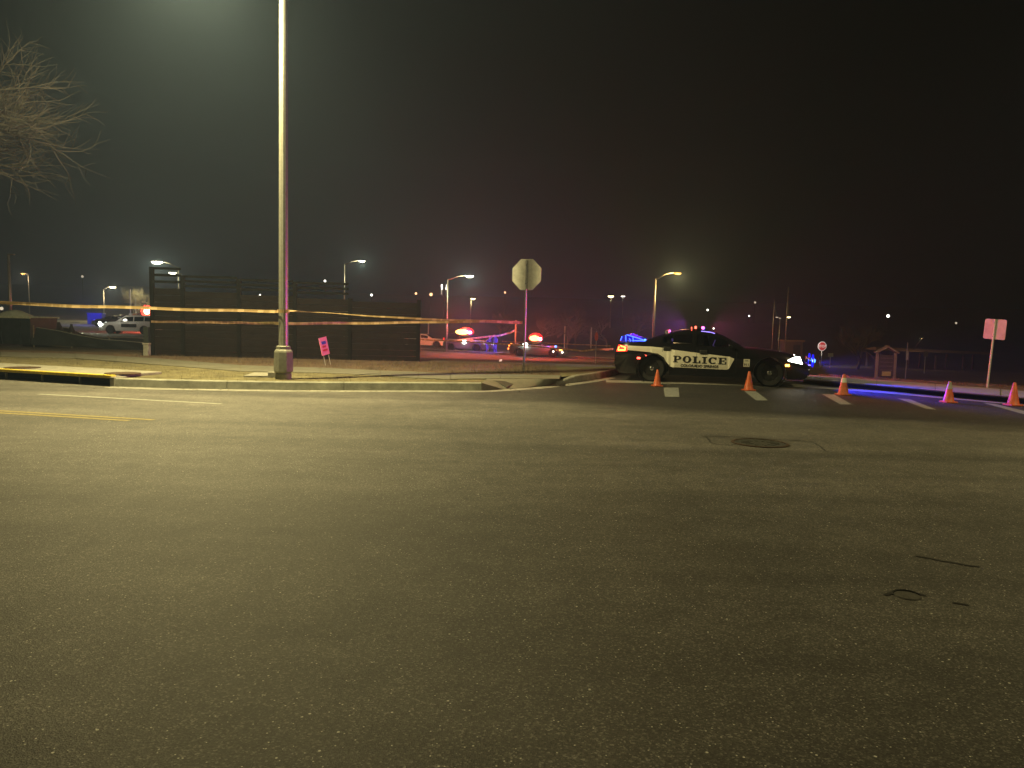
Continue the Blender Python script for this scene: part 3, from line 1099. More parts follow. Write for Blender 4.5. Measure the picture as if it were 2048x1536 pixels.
def back_sign(px, py, ptop, panel, label, rz, Y=None, tilt=0, face=None):
    b = G(px, py, .17)
    root = empty('sign', b, rz, label, 'sign')
    root.rotation_euler = (0, tilt, rz)
    h = panel[3] + panel[1]
    pm = MB().tube([(0, -.03, 0), (0, -.03, h)], .024, 14)
    pm.build('post', M['post'], root)
    w_, hh, r_, zc = panel[0], panel[1], .04, panel[3] + panel[1] / 2
    poly = []
    for cx, cy, a0 in ((w_ / 2 - r_, hh / 2 - r_, 0), (-w_ / 2 + r_, hh / 2 - r_, 90), (-w_ / 2 + r_, -hh / 2 + r_, 180), (w_ / 2 - r_, -hh / 2 + r_, 270)):
        for k in range(4):
            t = R(a0 + 30 * k)
            poly.append((cx + r_ * math.cos(t), cy + r_ * math.sin(t)))
    pl = plate(MB(), poly, -.004, 0.0, zc).build('plate', M['alum_dark'], root)
    plate(MB(), poly, .002, .004, zc).build('face', M['white_face'], pl)
    for dz in (-.18, .18):
        MB().lathe([(.012, -.06), (.012, -.045)], 8, (0, 0, zc + dz), 'y').build('bolt', M['chrome'], root)
    return root
back_sign(1976, 775, None, (.56, .50, 0, 1.22), 'square sign seen from behind on a leaning post by the right sidewalk', R(-66), tilt=R(2.5))

# yard sign, tilted, on wire legs
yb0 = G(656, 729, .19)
ys_ = empty('yard_sign', yb0, R(62), 'tilted white yard sign, coloured pink as lit, on wire legs in front of the dark wall', 'yard sign')
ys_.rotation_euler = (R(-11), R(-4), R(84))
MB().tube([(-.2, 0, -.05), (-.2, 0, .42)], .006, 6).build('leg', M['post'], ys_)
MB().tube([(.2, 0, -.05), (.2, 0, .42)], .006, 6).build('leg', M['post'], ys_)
pl = MB().box((0, 0, .53), (.60, .012, .50)).build('panel', mat('pink_lit_board', (.80, .26, .42), .5, var=.12, scale=5), ys_)  # white board; the pink police light is put into its colour
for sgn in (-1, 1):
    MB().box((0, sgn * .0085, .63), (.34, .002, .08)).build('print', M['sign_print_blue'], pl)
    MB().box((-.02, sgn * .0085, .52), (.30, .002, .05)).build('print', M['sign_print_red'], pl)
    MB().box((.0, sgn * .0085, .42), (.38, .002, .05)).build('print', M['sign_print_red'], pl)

# ================================================================== BARRIER TAPE
def tape(pts, wd, label, twist=0.0, sag=0.0, seed=1):
    rr = random.Random(seed)
    P_ = resample([Vector(p) for p in pts], .12)
    n_ = len(P_)
    vs, along = [], []
    s = 0
    ph = rr.uniform(0, 6)
    for i, p in enumerate(P_):
        if i: s += (p - P_[i - 1]).length
        u = i / (n_ - 1)
        z = p.z - sag * 4 * u * (1 - u) + .006 * math.sin(s * 3 + ph)
        ang = twist * (math.sin(s * .35 + ph) + .4 * math.sin(s * 1.1 + ph))
        t = (P_[min(i + 1, n_ - 1)] - P_[max(0, i - 1)]).normalized()
        side = Vector((-t.y, t.x, 0)).normalized()
        d = Vector((0, 0, 1)) * math.cos(ang) + side * math.sin(ang)
        c = Vector((p.x, p.y, z))
        for k in (-.5, 0, .5):
            vs.append(c + d * wd * k + side * (.004 if k == 0 else 0))
            along.append(s)
    mb = MB()
    mb.add(vs, [(i * 3 + k, (i + 1) * 3 + k, (i + 1) * 3 + k + 1, i * 3 + k + 1) for i in range(n_ - 1) for k in (0, 1)])
    o = mb.build('barrier_tape', M['tape'], None, True)
    at_ = o.data.attributes.new('along', 'FLOAT', 'POINT')
    at_.data.foreach_set('value', along)
    return tag(o, label, 'barrier tape')

pY = bp_.y
sY = sp.y
tape([at(-60, 603, 15.0), at(150, 612, 15.6), at(290, 616, 16.2), at(430, 620.5, 17.0), at(556, 622.5, pY - .12)], .062, 'upper yellow barrier tape stretched from the left edge to the light pole', .35, 0, 2)
tape([at(578, 621, pY - .12), at(700, 629, 18.4), at(836, 638, 19.2), at(1045, 643.5, sY - .05)], .06, 'yellow barrier tape sloping from the light pole down to the stop sign post', 1.1, 0, 5)
tape([at(302, 643, 23.3), at(440, 645, 20.2), at(566, 647, pY + .16), at(700, 646.5, 18.5), at(840, 644.5, 19.4), at(960, 643, 20), at(1045, 645.5, sY - .05)], .062, 'lower orange lit barrier tape passing behind the light pole to the stop sign post', .25, 0, 9)
mb = MB().lathe([(.13, 0), (.13, .075)], 16, (bp_.x, bp_.y, at(567, 626, bp_.y).z), caps=False)
ow = mb.build('tape_wrap', M['tape'])
a_ = ow.data.attributes.new('along', 'FLOAT', 'POINT')
tag(ow, 'loop of yellow barrier tape wrapped round the light pole shaft', 'barrier tape')
tp1 = GT(1190, 724)
tp1 = at(1191, 724, 36); tp1.z = gz(tp1.x, 36)
tape([at(838, 679, 44), at(930, 683, 43), at(1050, 691, 40), at(1165, 702, 37), at(1190, 699, 36)], .075, 'far barrier tape crossing in front of the two flashing police vehicles', .3, 0, 4)
tape([at(1193, 699, 36), at(1226, 698, 30)], .09, 'short barrier tape between the orange marker and the police car tail', .3, 0, 6)
tape([at(1004, 683, 52), at(1110, 687, 48), at(1222, 692, 44)], .05, 'pale thin barrier tape behind the flashing sedan', .2, 0, 8)
tape([at(1030, 660, 70), at(1022, 665, 71), at(1000, 671, 72), at(960, 675, 73), at(905, 682, 74)], .16, 'yellow barrier tape sagging behind the two people from a thin post', .2, 0, 11)
p = at(1031, 664, 70); gp = gz(p.x, 70)
pp = empty('thin_post', (p.x, 70, gp), 0, 'thin grey post holding the sagging yellow tape', 'post')
MB().tube([(0, 0, 0), (0, 0, at(1031, 640, 70).z - gp)], .07, 8).build('shaft', M['post'], pp)

# orange marker on a thin post
om = empty('object_marker', tp1, R(10), 'thin post with a narrow orange marker left of the police car', 'marker')
zc = at(1191, 673, 36).z - tp1.z
MB().tube([(0, 0, 0), (0, 0, zc + .25)], .014, 8).build('post', M['post'], om)
plate(MB(), [(.085 * math.cos(t), .21 * math.sin(t)) for t in (2 * math.pi * k / 20 for k in range(20))], -.024, -.018, zc).build('panel', M['orange'], om)

# ================================================================== CONES
def cone(px, py, h, label, m_, collars=(), rz=.2):
    root = empty('traffic_cone', G(px, py), rz, label, 'traffic cone', 'traffic cones standing across the side street')
    b = .30 * h
    MB().prism([(-b, -b * .8), (-b * .8, -b), (b * .8, -b), (b, -b * .8), (b, b * .8), (b * .8, b), (-b * .8, b), (-b, b * .8)], 0.002, .03).build('base', m_, root, bevel=.006)
    rb, rt = .24 * h, .055 * h
    rad = lambda z: rb + (rt - rb) * (z - .03) / (h - .03)
    MB().lathe([(rad(.03) * 1.08, .03), (rad(.05), .05), (rad(h * .5), h * .5), (rad(h * .97), h * .97), (rt * .7, h)], 28).build('body', m_, root, 'auto')
    for z0, z1, cm in collars:
        MB().lathe([(rad(z0 * h) + .003, z0 * h), (rad(z1 * h) + .003, z1 * h)], 28, caps=False).build('collar', cm, root, True)
    return root
cone(1314, 772.5, .42, 'plain orange cone in front of the rear wheel of the police car', M['orange'])
cone(1497, 781, .47, 'plain orange cone in front of the front wheel of the police car', M['orange'])
cone(1686, 790, .50, 'dull orange cone with a pale collar near its top', M['orange_shaded'], [(.60, .82, M['collar'])])
cone(1897, 805, .47, 'orange cone with a worn grey top', M['orange'], [(.64, .97, M['collar_grey'])])
cone(2026, 811, .50, 'plain orange cone nearest the right sign post', M['orange'])

# ================================================================== VEHICLES
def prof_fn(pts, r_=.10):
    xs = [p[0] for p in pts]
    zs_ = [p[1] for p in pts]
    return lambda x: sum(float(np.interp(x + d * r_, xs, zs_)) for d in (-1, -.5, 0, .5, 1)) / 5

def smooth_s(z, tab):
    return float(np.interp(z, [t[0] for t in tab], [t[1] for t in tab]))

class Car:
    def __init__(s, spec):
        s.__dict__.update(spec)
        s.T = prof_fn(s.belt)
        s.Rf = prof_fn(s.roof, .06)
    def wx(s, x):
        return s.hw * (1 - .16 * max(0, 1 - x / .5) ** 2 - .26 * max(0, 1 - (s.L - x) / .85) ** 2)
    def B(s, x):
        z = s.sill
        for xc in (s.xr, s.xf):
            d = abs(x - xc)
            ra_ = s.wr + .055
            if d < ra_:
                z = max(z, s.wr + math.sqrt(ra_ * ra_ - d * d))
        return min(z, s.T(x) - .12)
    def W(s, x, z):
        return s.wx(x) * smooth_s(z / s.T(x), [(0, .90), (.25, .93), (.5, .985), (.72, 1.0), (.86, .985), (.97, .935), (1.0, .90)])
    def X(s, x, z):
        if x < .35: x += (1 - x / .35) * .10 * max(0, (z - .70) / .35) + (1 - x / .35) * .06 * max(0, (.45 - z) / .2)
        if x > s.L - .5:
            k = (x - s.L + .5) / .5
            x -= k * .16 * max(0, (z - .55) / .3) + k * .05 * max(0, (.4 - z) / .2)
        return x
    def pt(s, x, z, side=-1, eps=0):
        return (s.X(x, z) - s.L / 2, side * (s.W(x, z) + eps), z)
    def cab(s, x, t, side=-1, eps=0):
        z0, z1 = s.T(x) - .02, max(s.T(x) + .002, s.Rf(x) - .05)
        y0, y1 = s.W(x, s.T(x)) * .96, s.rhw
        f = (z1 - z0) / (max(p[1] for p in s.roof) - .05 - z0)
        y1 = y0 + (y1 - y0) * min(1, f)
        return (x - s.L / 2, side * (y0 + (y1 - y0) * t ** 1.2 + eps), z0 + (z1 - z0) * t)

def build_car(name, label, cat, loc, rz, spec, paint, group=None, detail=True, paint2=None):
    c = Car(spec)
    root = empty(name, loc, rz, label, cat, group)
    xs = set([0, .03, .08, .15, .25, .4, c.L - .4, c.L - .25, c.L - .15, c.L - .08, c.L - .03, c.L])
    st = .06 if detail else .14
    x = 0
    while x < c.L:
        xs.add(round(x, 3)); x += st
    xs = sorted(xs)
    NP = 9
    mb = MB()
    for x in xs:
        b, t = c.B(x), c.T(x)
        e = 1.0
        if x < .1: b2 = b + .08 * (1 - x / .1); t2 = t - .05 * (1 - x / .1)
        elif x > c.L - .1: b2 = b + .06 * (1 - (c.L - x) / .1); t2 = t - .06 * (1 - (c.L - x) / .1)
        else: b2, t2 = b, t
        ring = [(c.X(x, b2), c.W(x, b2) * .75, b2 + .02)]
        for k in range(NP):
            z = b2 + (t2 - b2) * (k / (NP - 1)) ** .9
            ring.append((c.X(x, z), c.W(x, z), z))
        wt = c.W(x, t2)
        ring += [(c.X(x, t2), wt * .93, t2 + .018), (c.X(x, t2), wt * .6, t2 + .035), (c.X(x, t2), 0, t2 + .042)]
        full = [(a - c.L / 2, -y, z) for a, y, z in ring] + [(a - c.L / 2, y, z) for a, y, z in reversed(ring[:-1])]
        mb.v += full
    nr = len(full)
    for i in range(len(xs) - 1):
        for k in range(nr):
            k2 = (k + 1) % nr
            mb.f.append((i * nr + k, (i + 1) * nr + k, (i + 1) * nr + k2, i * nr + k2))
    mb.f.append(tuple(range(nr)))
    mb.f.append(tuple(reversed(range((len(xs) - 1) * nr, len(xs) * nr))))
    body = mb.build('body', paint, root, 'auto')
    # cabin: pillars and roof; side windows are panes in real openings
    x0, x1 = c.roof[0][0], c.roof[-1][0]
    cx = sorted(set([x0 + (x1 - x0) * i / 36 for i in range(37)] + [a for wdw in c.windows for a in wdw]))
    tw = .80
    def in_win(xa, xb):
        xm = (xa + xb) / 2
        return any(a <= xm <= b_ for a, b_ in c.windows)
    mb = MB()
    tt = [0, .12, tw, 1.0]
    nq = 2 * 4 + 3
    for x in cx:
        right = [c.cab(x, t) for t in tt]
        zt = max(c.Rf(x), c.T(x) + .003)
        yr = abs(right[-1][1])
        full = right + [(x - c.L / 2, -yr * .8, zt - .015 if zt > c.T(x) + .06 else right[-1][2]), (x - c.L / 2, 0, zt), (x - c.L / 2, yr * .8, zt - .015 if zt > c.T(x) + .06 else right[-1][2])] + [c.cab(x, t, 1) for t in reversed(tt)]
        mb.v += full
    for i in range(len(cx) - 1):
        for k in range(nq - 1):
            if k in (1, nq - 3) and in_win(cx[i], cx[i + 1]): continue
            xm = (cx[i] + cx[i + 1]) / 2
            if k in (4, 5) and (c.ws[0] < xm < c.ws[1] or c.bl[0] < xm < c.bl[1]): continue
            mb.f.append((i * nq + k, (i + 1) * nq + k, (i + 1) * nq + k + 1, i * nq + k + 1))
    mb.build('cabin', paint2 or paint, root, 'auto')
    gm = M['glass'] if detail else M['glass_dark']
    for side in (-1, 1):
        for a, b_ in c.windows:
            wm = MB()
            n_ = 8
            for i in range(n_ + 1):
                x = a + (b_ - a) * i / n_
                wm.v += [c.cab(x, .12, side, -.006), c.cab(x, .46, side, -.006), c.cab(x, tw, side, -.006)]
            for i in range(n_):
                for k in (0, 1):
                    wm.f.append((i * 3 + k, i * 3 + 3 + k, i * 3 + 4 + k, i * 3 + k + 1))
            wm.build('window', gm, root, True)
    for nm, (a, b_) in (('windshield', c.ws), ('rear_window', c.bl)):
        wm = MB()
        n_ = 8
        for i in range(n_ + 1):
            x = a - .01 + (b_ - a + .02) * i / n_
            zt = max(c.Rf(x), c.T(x) + .003) - .006
            yr = abs(c.cab(x, 1)[1]) * .8
            wm.v += [(x - c.L / 2, -yr, zt - .012), (x - c.L / 2, 0, zt), (x - c.L / 2, yr, zt - .012)]
        for i in range(n_):
            for k in (0, 1):
                wm.f.append((i * 3 + k, i * 3 + 3 + k, i * 3 + 4 + k, i * 3 + k + 1))
        wm.build(nm, gm, root, True)
    if detail:
        for sx_, sy_ in ((c.seats[0], -.38), (c.seats[0], .38), (c.seats[1], -.38), (c.seats[1], .38)):
            sm = MB().box((sx_ - c.L / 2 + .25, sy_, c.T(sx_) - .28), (.5, .5, .16)).box((sx_ - c.L / 2, sy_, c.T(sx_) + .02), (.14, .48, .56), Matrix.Rotation(R(-14), 3, 'Y')).box((sx_ - c.L / 2 - .08, sy_, c.T(sx_) + .36 - .06), (.10, .28, .16))
            sm.build('seat', M['seat'], root, bevel=.03)
    # wheels
    ty = None
    for xc in (c.xr, c.xf):
        for side in (-1, 1):
            yo = side * (c.hw - .02)
            prof = [(c.wr * .62, -.11), (c.wr * .9, -.115), (c.wr, -.085), (c.wr, .085), (c.wr * .9, .115), (c.wr * .62, .11)]
            wobj = MB().lathe(prof, 32 if detail else 18, (0, 0, 0), 'y', caps=False).build('wheel', M['rubber'], root, 'auto')
            wobj.location = (xc - c.L / 2, yo - side * .11, c.wr)
            rm = MB().lathe([(c.wr * .64, side * .10), (c.wr * .60, side * .06), (c.wr * .25, side * .05), (0, side * .05)], 24, (0, 0, 0), 'y', caps=False)
            if detail:
                for k in range(5):
                    rm.box((0, side * .062, 0), (c.wr * .16, .03, c.wr * 1.1), Matrix.Rotation(R(72 * k), 3, 'Y'))
            rm.build('rim', M['plastic'] if detail else M['steel_dark'], wobj)
            if detail:
                MB().lathe([(.075, side * .06), (.07, side * .095), (.03, side * .11), (0, side * .11)], 14, (0, 0, 0), 'y', caps=False).build('hub_cap', M['chrome'], wobj, True)
            # dark wheel well
            MB().lathe([(c.wr + .045, -.28), (c.wr + .045, .0)], 20, (xc - c.L / 2, side * (c.hw - .14), c.wr), 'y', caps=False).build('wheel_well', M['plastic'], root)
    for side in (-1, 1):
        xm = c.windows[-1][1] + c.mir
        p_ = c.pt(xm, c.T(xm), side)
        MB().ball((p_[0], p_[1] + side * .10, p_[2] + .07), .11, 10, 6, (.55, .85, .6)).build('mirror', paint, root, True)
    return root, c

CHARGER = dict(L=5.04, hw=.95, xr=1.03, xf=4.06, wr=.36, sill=.20, rhw=.60,
               belt=[(0, .98), (.1, 1.03), (.6, 1.06), (1.2, 1.03), (2.2, .985), (3.3, .96), (3.7, .955), (4.2, .90), (4.7, .81), (5.04, .66)],
               roof=[(.62, 1.06), (.95, 1.18), (1.35, 1.33), (1.75, 1.425), (2.15, 1.455), (2.55, 1.42), (2.85, 1.32), (3.25, 1.10), (3.48, .965)],
               windows=[(1.28, 2.06), (2.18, 3.0)], ws=(2.72, 3.44), bl=(.70, 1.42), seats=(1.45, 2.45), mir=.05)
SUV = dict(L=5.0, hw=.98, xr=1.05, xf=3.95, wr=.38, sill=.28, rhw=.68,
           belt=[(0, 1.0), (.1, 1.12), (.8, 1.15), (2.0, 1.12), (3.4, 1.10), (3.7, 1.09), (4.3, 1.03), (4.75, .92), (5.0, .75)],
           roof=[(.06, 1.14), (.25, 1.5), (.5, 1.71), (1.2, 1.76), (2.2, 1.76), (2.7, 1.70), (3.2, 1.42), (3.6, 1.12)],
           windows=[(.45, 1.05), (1.12, 1.95), (2.03, 3.0)], ws=(2.80, 3.54), bl=(.10, .36), seats=(1.4, 2.5), mir=.05)
SEDAN = dict(L=4.6, hw=.9, xr=.95, xf=3.7, wr=.33, sill=.2, rhw=.58,
             belt=[(0, .92), (.1, .98), (.7, 1.0), (2.0, .95), (3.3, .92), (3.9, .86), (4.3, .76), (4.6, .6)],
             roof=[(.45, 1.0), (.9, 1.25), (1.3, 1.40), (1.9, 1.43), (2.4, 1.38), (2.8, 1.18), (3.2, .93)],
             windows=[(1.0, 1.8), (1.9, 2.7)], ws=(2.45, 3.15), bl=(.52, 1.15), seats=(1.3, 2.3), mir=.05)

# ---- the near police car
pf, pr = G(1540, 773.5), G(1300, 763)
dcar = (pf - pr)
yaw = math.atan2(dcar.y, dcar.x)
print('wheelbase from photo', dcar.length, 'yaw', math.degrees(yaw))
nrm = Vector((-math.sin(yaw), math.cos(yaw), 0))
ctr = (pf + pr) / 2 + nrm * .85 - Vector((math.cos(yaw), math.sin(yaw), 0)) * ((CHARGER['xr'] + CHARGER['xf']) / 2 - CHARGER['L'] / 2)
ctr.z = .004
pc, C = build_car('police_car', 'black police sedan with a white door panel parked across the side street', 'police car', ctr, yaw, CHARGER, M['paint_black'])
LX = C.L / 2
# white panel on the near flank, letters, number plate
for side in (-1, 1):
    tx = [(.36, .955), (1.0, .945), (1.31, .925), (1.60, .880), (2.27, .815), (3.05, .745), (3.16, .70)]
    bx_ = [(.36, .835), (.93, .80), (1.18, .765), (1.34, .67), (1.44, .50), (1.50, .43), (1.56, .415), (2.98, .40), (3.04, .43), (3.16, .68)]
    mb = MB()
    cols_ = np.unique(np.concatenate([np.arange(.36, 3.16, .04), [q[0] for q in tx], [q[0] for q in bx_]]))
    for x in cols_:
        t_ = float(np.interp(x, [q[0] for q in tx], [q[1] for q in tx]))
        b_ = float(np.interp(x, [q[0] for q in bx_], [q[1] for q in bx_]))
        for k in range(7):
            mb.v.append(C.pt(x, b_ + (t_ - b_) * k / 6, side, .006))
    for i in range(len(cols_) - 1):
        for k in range(6):
            a = i * 7 + k
            mb.f.append((a, a + 7, a + 8, a + 1))
    panel = mb.build('door_panel', M['decal'], pc, True)
    # slab-serif POLICE
    def rect(x0, y0, x1, y1):
        return ([(x0, y0), (x1, y0), (x1, y1), (x0, y1)], [(0, 1, 2, 3)])
    def ring(cx_, cy_, ro, ri, a0, a1, n_=16):
        vs, fs = [], []
        for i in range(n_ + 1):
            t = R(a0 + (a1 - a0) * i / n_)
            vs += [(cx_ + ro[0] * math.cos(t), cy_ + ro[1] * math.sin(t)), (cx_ + ri[0] * math.cos(t), cy_ + ri[1] * math.sin(t))]
        for i in range(n_):
            fs.append((2 * i, 2 * i + 2, 2 * i + 3, 2 * i + 1))
        return vs, fs
    GL = {
        'P': (1.0, [rect(.12, .13, .40, .87), rect(0, 0, .55, .13), rect(0, .87, .5, 1), rect(.40, .36, .5, .5), ring(.5, .68, (.46, .32), (.18, .19), -90, 90)]),
        'O': (1.05, [ring(.5, .5, (.5, .52), (.20, .37), 0, 360, 28)]),
        'L': (.95, [rect(.12, .14, .40, .87), rect(0, .87, .55, 1), rect(0, 0, .9, .14), rect(.72, .14, .9, .42)]),
        'I': (.62, [rect(.15, .13, .43, .87), rect(0, 0, .58, .13), rect(0, .87, .58, 1)]),
        'C': (1.0, [ring(.5, .5, (.5, .52), (.2, .37), 40, 320, 22), rect(.76, .62, .92, .98)]),
        'E': (1.0, [rect(.12, .14, .40, .86), rect(0, .86, .92, 1), rect(0, 0, .95, .14), rect(.40, .43, .66, .57), rect(.76, .62, .92, .86), rect(.79, .14, .95, .40), rect(.60, .34, .70, .66)]),
    }
    Wt = sum(GL[ch][0] for ch in 'POLICE') + .12 * 5
    pen = 0
    tm = MB()
    lx0, lx1, hz0 = 1.59, 2.98, .18
    for ch in 'POLICE':
        adv, parts = GL[ch]
        for vs, fs in parts:
            out = []
            for (a, b_) in vs:
                u = (pen + a) / Wt
                if side == 1: u = 1 - u
                X_ = lx0 + (lx1 - lx0) * u
                Z_ = .548 - .012 * u + hz0 * b_
                out.append(C.pt(X_, Z_, side, .010))
            tm.add(out, fs)
        pen += adv + .12
    tm.build('lettering', M['ink'], panel)
    vs, fs = text_mesh('COLORADO SPRINGS', .098, .0035)
    wd = max(v.x for v in vs) - min(v.x for v in vs)
    tm = MB()
    sgn = -1 if side == 1 else 1
    tm.add([C.pt(2.28 + sgn * v.x * .98 / wd, .437 + v.y, side, .010) for v in vs], fs)
    tm.build('lettering', M['ink'], panel)
    mb = MB()
    for i in range(5):
        for k in range(5):
            mb.v.append(C.pt(3.40 + .155 * i / 4, .50 + .20 * k / 4, side, .006))
    for i in range(4):
        for k in range(4):
            a = i * 5 + k
            mb.f.append((a, a + 5, a + 6, a + 1))
    npl = mb.build('number_panel', M['decal'], pc)
    for txt, sz, z, bold in (('DIAL', .045, .645, .001), ('911', .088, .525, .003)):
        vs, fs = text_mesh(txt, sz, bold)
        tm = MB()
        tm.add([C.pt(3.4775 + sgn * v.x, z + v.y, side, .010) for v in vs], fs)
        tm.build('lettering', M['ink'], npl)
    # door handles, seams, sill trim
    for x in (1.42, 2.37):
        p_ = C.pt(x, .905 if x < 2 else .845, side, .02)
        MB().box(p_, (.20, .05, .11)).build('door_handle', M['plastic'], pc, bevel=.02)
    for x in (1.30, 2.20, 3.22):
        mb = MB()
        z0_ = .32 if x > 1.5 else .82
        for k in range(9):
            z = z0_ + (.94 - z0_) * k / 8
            mb.v += [C.pt(x - .004, z, side, .0075), C.pt(x + .004, z, side, .0075)]
        mb.f += [(2 * k, 2 * k + 1, 2 * k + 3, 2 * k + 2) for k in range(8)]
        mb.build('door_seam', M['plastic'], pc)
    # lights on the flank
    def lens(x0, x1, zfun0, zfun1, m_, nm, eps=.008, n_=8, parent=pc):
        mb = MB()
        for i in range(n_ + 1):
            x = x0 + (x1 - x0) * i / n_
            for k in range(4):
                mb.v.append(C.pt(x, zfun0(i / n_) + (zfun1(i / n_) - zfun0(i / n_)) * k / 3, side, eps))
        for i in range(n_):
            for k in range(3):
                a = i * 4 + k
                mb.f.append((a, a + 4, a + 5, a + 1))
        return mb.build(nm, m_, parent, True)
    tl = lens(.02, .36, lambda u: .78 + .02 * u, lambda u: .97 - .02 * u, G_TAILD, 'tail_light')
    lens(.07, .30, lambda u: .80 + .012 * u, lambda u: .84 + .01 * u, G_TAIL, 'light_strip', .012, 8, tl)
    lens(.10, .30, lambda u: .93 - .045 * u, lambda u: .955 - .04 * u, G_TAIL, 'light_strip', .012, 8, tl)
    lens(.27, .31, lambda u: .83, lambda u: .915, G_TAIL, 'light_strip', .013, 2, tl)
    lens(.05, .085, lambda u: .82, lambda u: .92, G_TAIL, 'light_strip', .013, 2, tl)
    lens(.63, .72, lambda u: .60, lambda u: .65, G_RED, 'side_marker', .01)
    lens(4.44, 4.54, lambda u: .545, lambda u: .60, G_AMBER, 'side_marker', .01)
    hl = lens(4.50, 4.90, lambda u: .685 - .075 * u, lambda u: .715 + .085 * math.sin(min(1, u * 1.25) * 1.6), G_WHITE, 'headlight', .008)
    lens(4.56, 4.66, lambda u: .70, lambda u: .725, M['plastic'], 'reflector', .014, 3, hl)
# front: grille, bumper guard, blue lights
MB().box((LX - .06, 0, .50), (.06, 1.1, .28)).build('grille', M['plastic'], pc, bevel=.02)
MB().box((LX - .01, 0, .40), (.09, 1.3, .16)).build('bumper', M['paint_black'], pc, bevel=.03)
for y in (-.42, .42):
    MB().tube([(LX + .02, y, .30), (LX + .05, y, .78)], .025, 8).build('push_bar', M['plastic'], pc)
MB().tube([(LX + .05, -.42, .74), (LX + .05, .42, .74)], .025, 8).build('push_bar', M['plastic'], pc)
for y in (-.52, .30):
    gl_ = MB().lathe([(.17, .02), (.165, .05), (.0, .055)], 20, (LX + .07, y, .70), 'x', caps=False).build('grille_glare', G_BLUED, pc)  # glowing disc widened to carry the blue glare round the bulb
    MB().ball((LX + .13, y, .70), .055, 12, 8, (.8, 1.3, 1)).build('bulb', G_BLUEW, gl_, True)
MB().box((LX + .02, -.50, .585), (.05, .34, .02)).build('light_strip', G_STRIPB, pc)
# rear spoiler cage with blue lights on the deck
sb = MB()
cage = [[(-LX + .12, y, 1.05), (-LX + .16, y, 1.20), (-LX + .34, y, 1.25), (-LX + .78, y, 1.11)] for y in (-.62, .62)]
for c_ in cage:
    sb.tube(c_, .014, 6)
    sb.tube([c_[0], c_[3]], .012, 6)
for k in range(4):
    sb.tube([cage[0][k], cage[1][k]], .012, 6)
cg = sb.build('light_frame', mat('blue_tinted_plastic', (.05, .06, .5), .3, var=.1), pc, True)
for pts in ([(-LX + .30, -.66, 1.24), (-LX + .56, -.66, 1.17), (-LX + .78, -.66, 1.105)], [(-LX + .45, -.66, 1.085), (-LX + .78, -.66, 1.10)], [(-LX + .13, -.66, 1.08), (-LX + .17, -.66, 1.19)],
            [(-LX + .28, -.66, 1.08), (-LX + .27, -.66, 1.23)], [(-LX + .37, -.66, 1.14), (-LX + .42, -.66, 1.07)], [(-LX + .47, -.66, 1.19), (-LX + .48, -.66, 1.07)]):
    MB().tube(pts, .011, 6).build('light_strip', G_BLUE, cg)
MB().ball((-LX + .80, -.66, 1.115), .028, 10, 6).build('bulb', G_BLUEW, cg, True)
film = mat('blue_film', (.03, .03, .6), .3, var=.2)
for y in (-.61, .61):
    fp = [(-LX + .13, y, 1.06), (-LX + .17, y, 1.2), (-LX + .34, y, 1.245), (-LX + .78, y, 1.11), (-LX + .5, y, 1.065)]
    MB().add(fp + [(a, b_ - .006, c) for a, b_, c in fp], [(0, 1, 2, 3, 4), (9, 8, 7, 6, 5)] + [(k, 5 + k, 5 + (k + 1) % 5, (k + 1) % 5) for k in range(5)]).build('shade', film, cg)
# roof light bar, low
lb_ = MB().box((-.34, 0, 1.478), (.30, 1.05, .05)).build('light_bar', M['plastic'], pc, bevel=.015)
lbx = -.34
MB().box((lbx - .16, -.30, 1.475), (.02, .40, .045)).build('red_module', G_RED, lb_)
MB().box((lbx - .05, -.535, 1.49), (.05, .02, .07)).build('red_module', G_RED, lb_)
MB().ball((lbx + .14, -.52, 1.485), .04, 12, 8).build('magenta_module', G_PINK, lb_, True)
MB().ball((lbx + .42, -.50, 1.475), .02, 8, 6).build('white_module', G_DOT, lb_, True)
MB().box((lbx + .165, .2, 1.478), (.02, .55, .04)).build('blue_module', G_BLUE, lb_)
mb = MB()
for i in range(7):
    x = 2.28 + .36 * i / 6
    q0, q1 = C.cab(x, 1.0, -1, .004), C.cab(x, 1.0, -1, .012)
    mb.v += [(q0[0], q0[1], q0[2] + .012), (q1[0], q1[1], q1[2] - .008)]
mb.f += [(2 * i, 2 * i + 1, 2 * i + 3, 2 * i + 2) for i in range(6)]
mb.build('roof_edge_strip', G_STRIPB, pc)
# glowing panels added for the violet light inside the cabin
MB().box((2.62 - LX, -.18, 1.06), (.02, .34, .22), Matrix.Rotation(R(20), 3, 'Y')).build('violet_panel_front', G_VIOLET, pc)
MB().box((1.46 - LX, -.40, 1.13), (.16, .02, .08)).build('violet_panel_rear', G_VIOLET, pc)
# the car's lamps
lamp('lightbar_red', 'SPOT', (lbx - .25, .05, 1.54), 2000, (1, .06, .05), pc, .06, (-1, -.06, -.12), R(150), 1.0)
lamp('lightbar_blue', 'SPOT', (lbx - .25, .25, 1.54), 1200, (.20, .12, 1), pc, .06, (-1, -.06, -.12), R(150), 1.0)
lamp('lightbar_red_front', 'SPOT', (lbx + .30, .2, 1.54), 1900, (1, .08, .06), pc, .06, (1, 0, -.12), R(150), 1.0)
lamp('lightbar_blue_front', 'SPOT', (lbx + .30, .35, 1.54), 350, (.15, .10, 1), pc, .06, (1, .1, -.12), R(150), 1.0)
lamp('grille_blue', 'SPOT', (LX + .22, -.56, .70), 1500, (.03, .03, 1), pc, .04, (1, -.62, -.34), R(75), .8)
lamp('headlight_beam', 'SPOT', (LX + .05, -.6, .70), 120, (.9, 1, .85), pc, .05, (1, .1, -.08), R(50), .7)
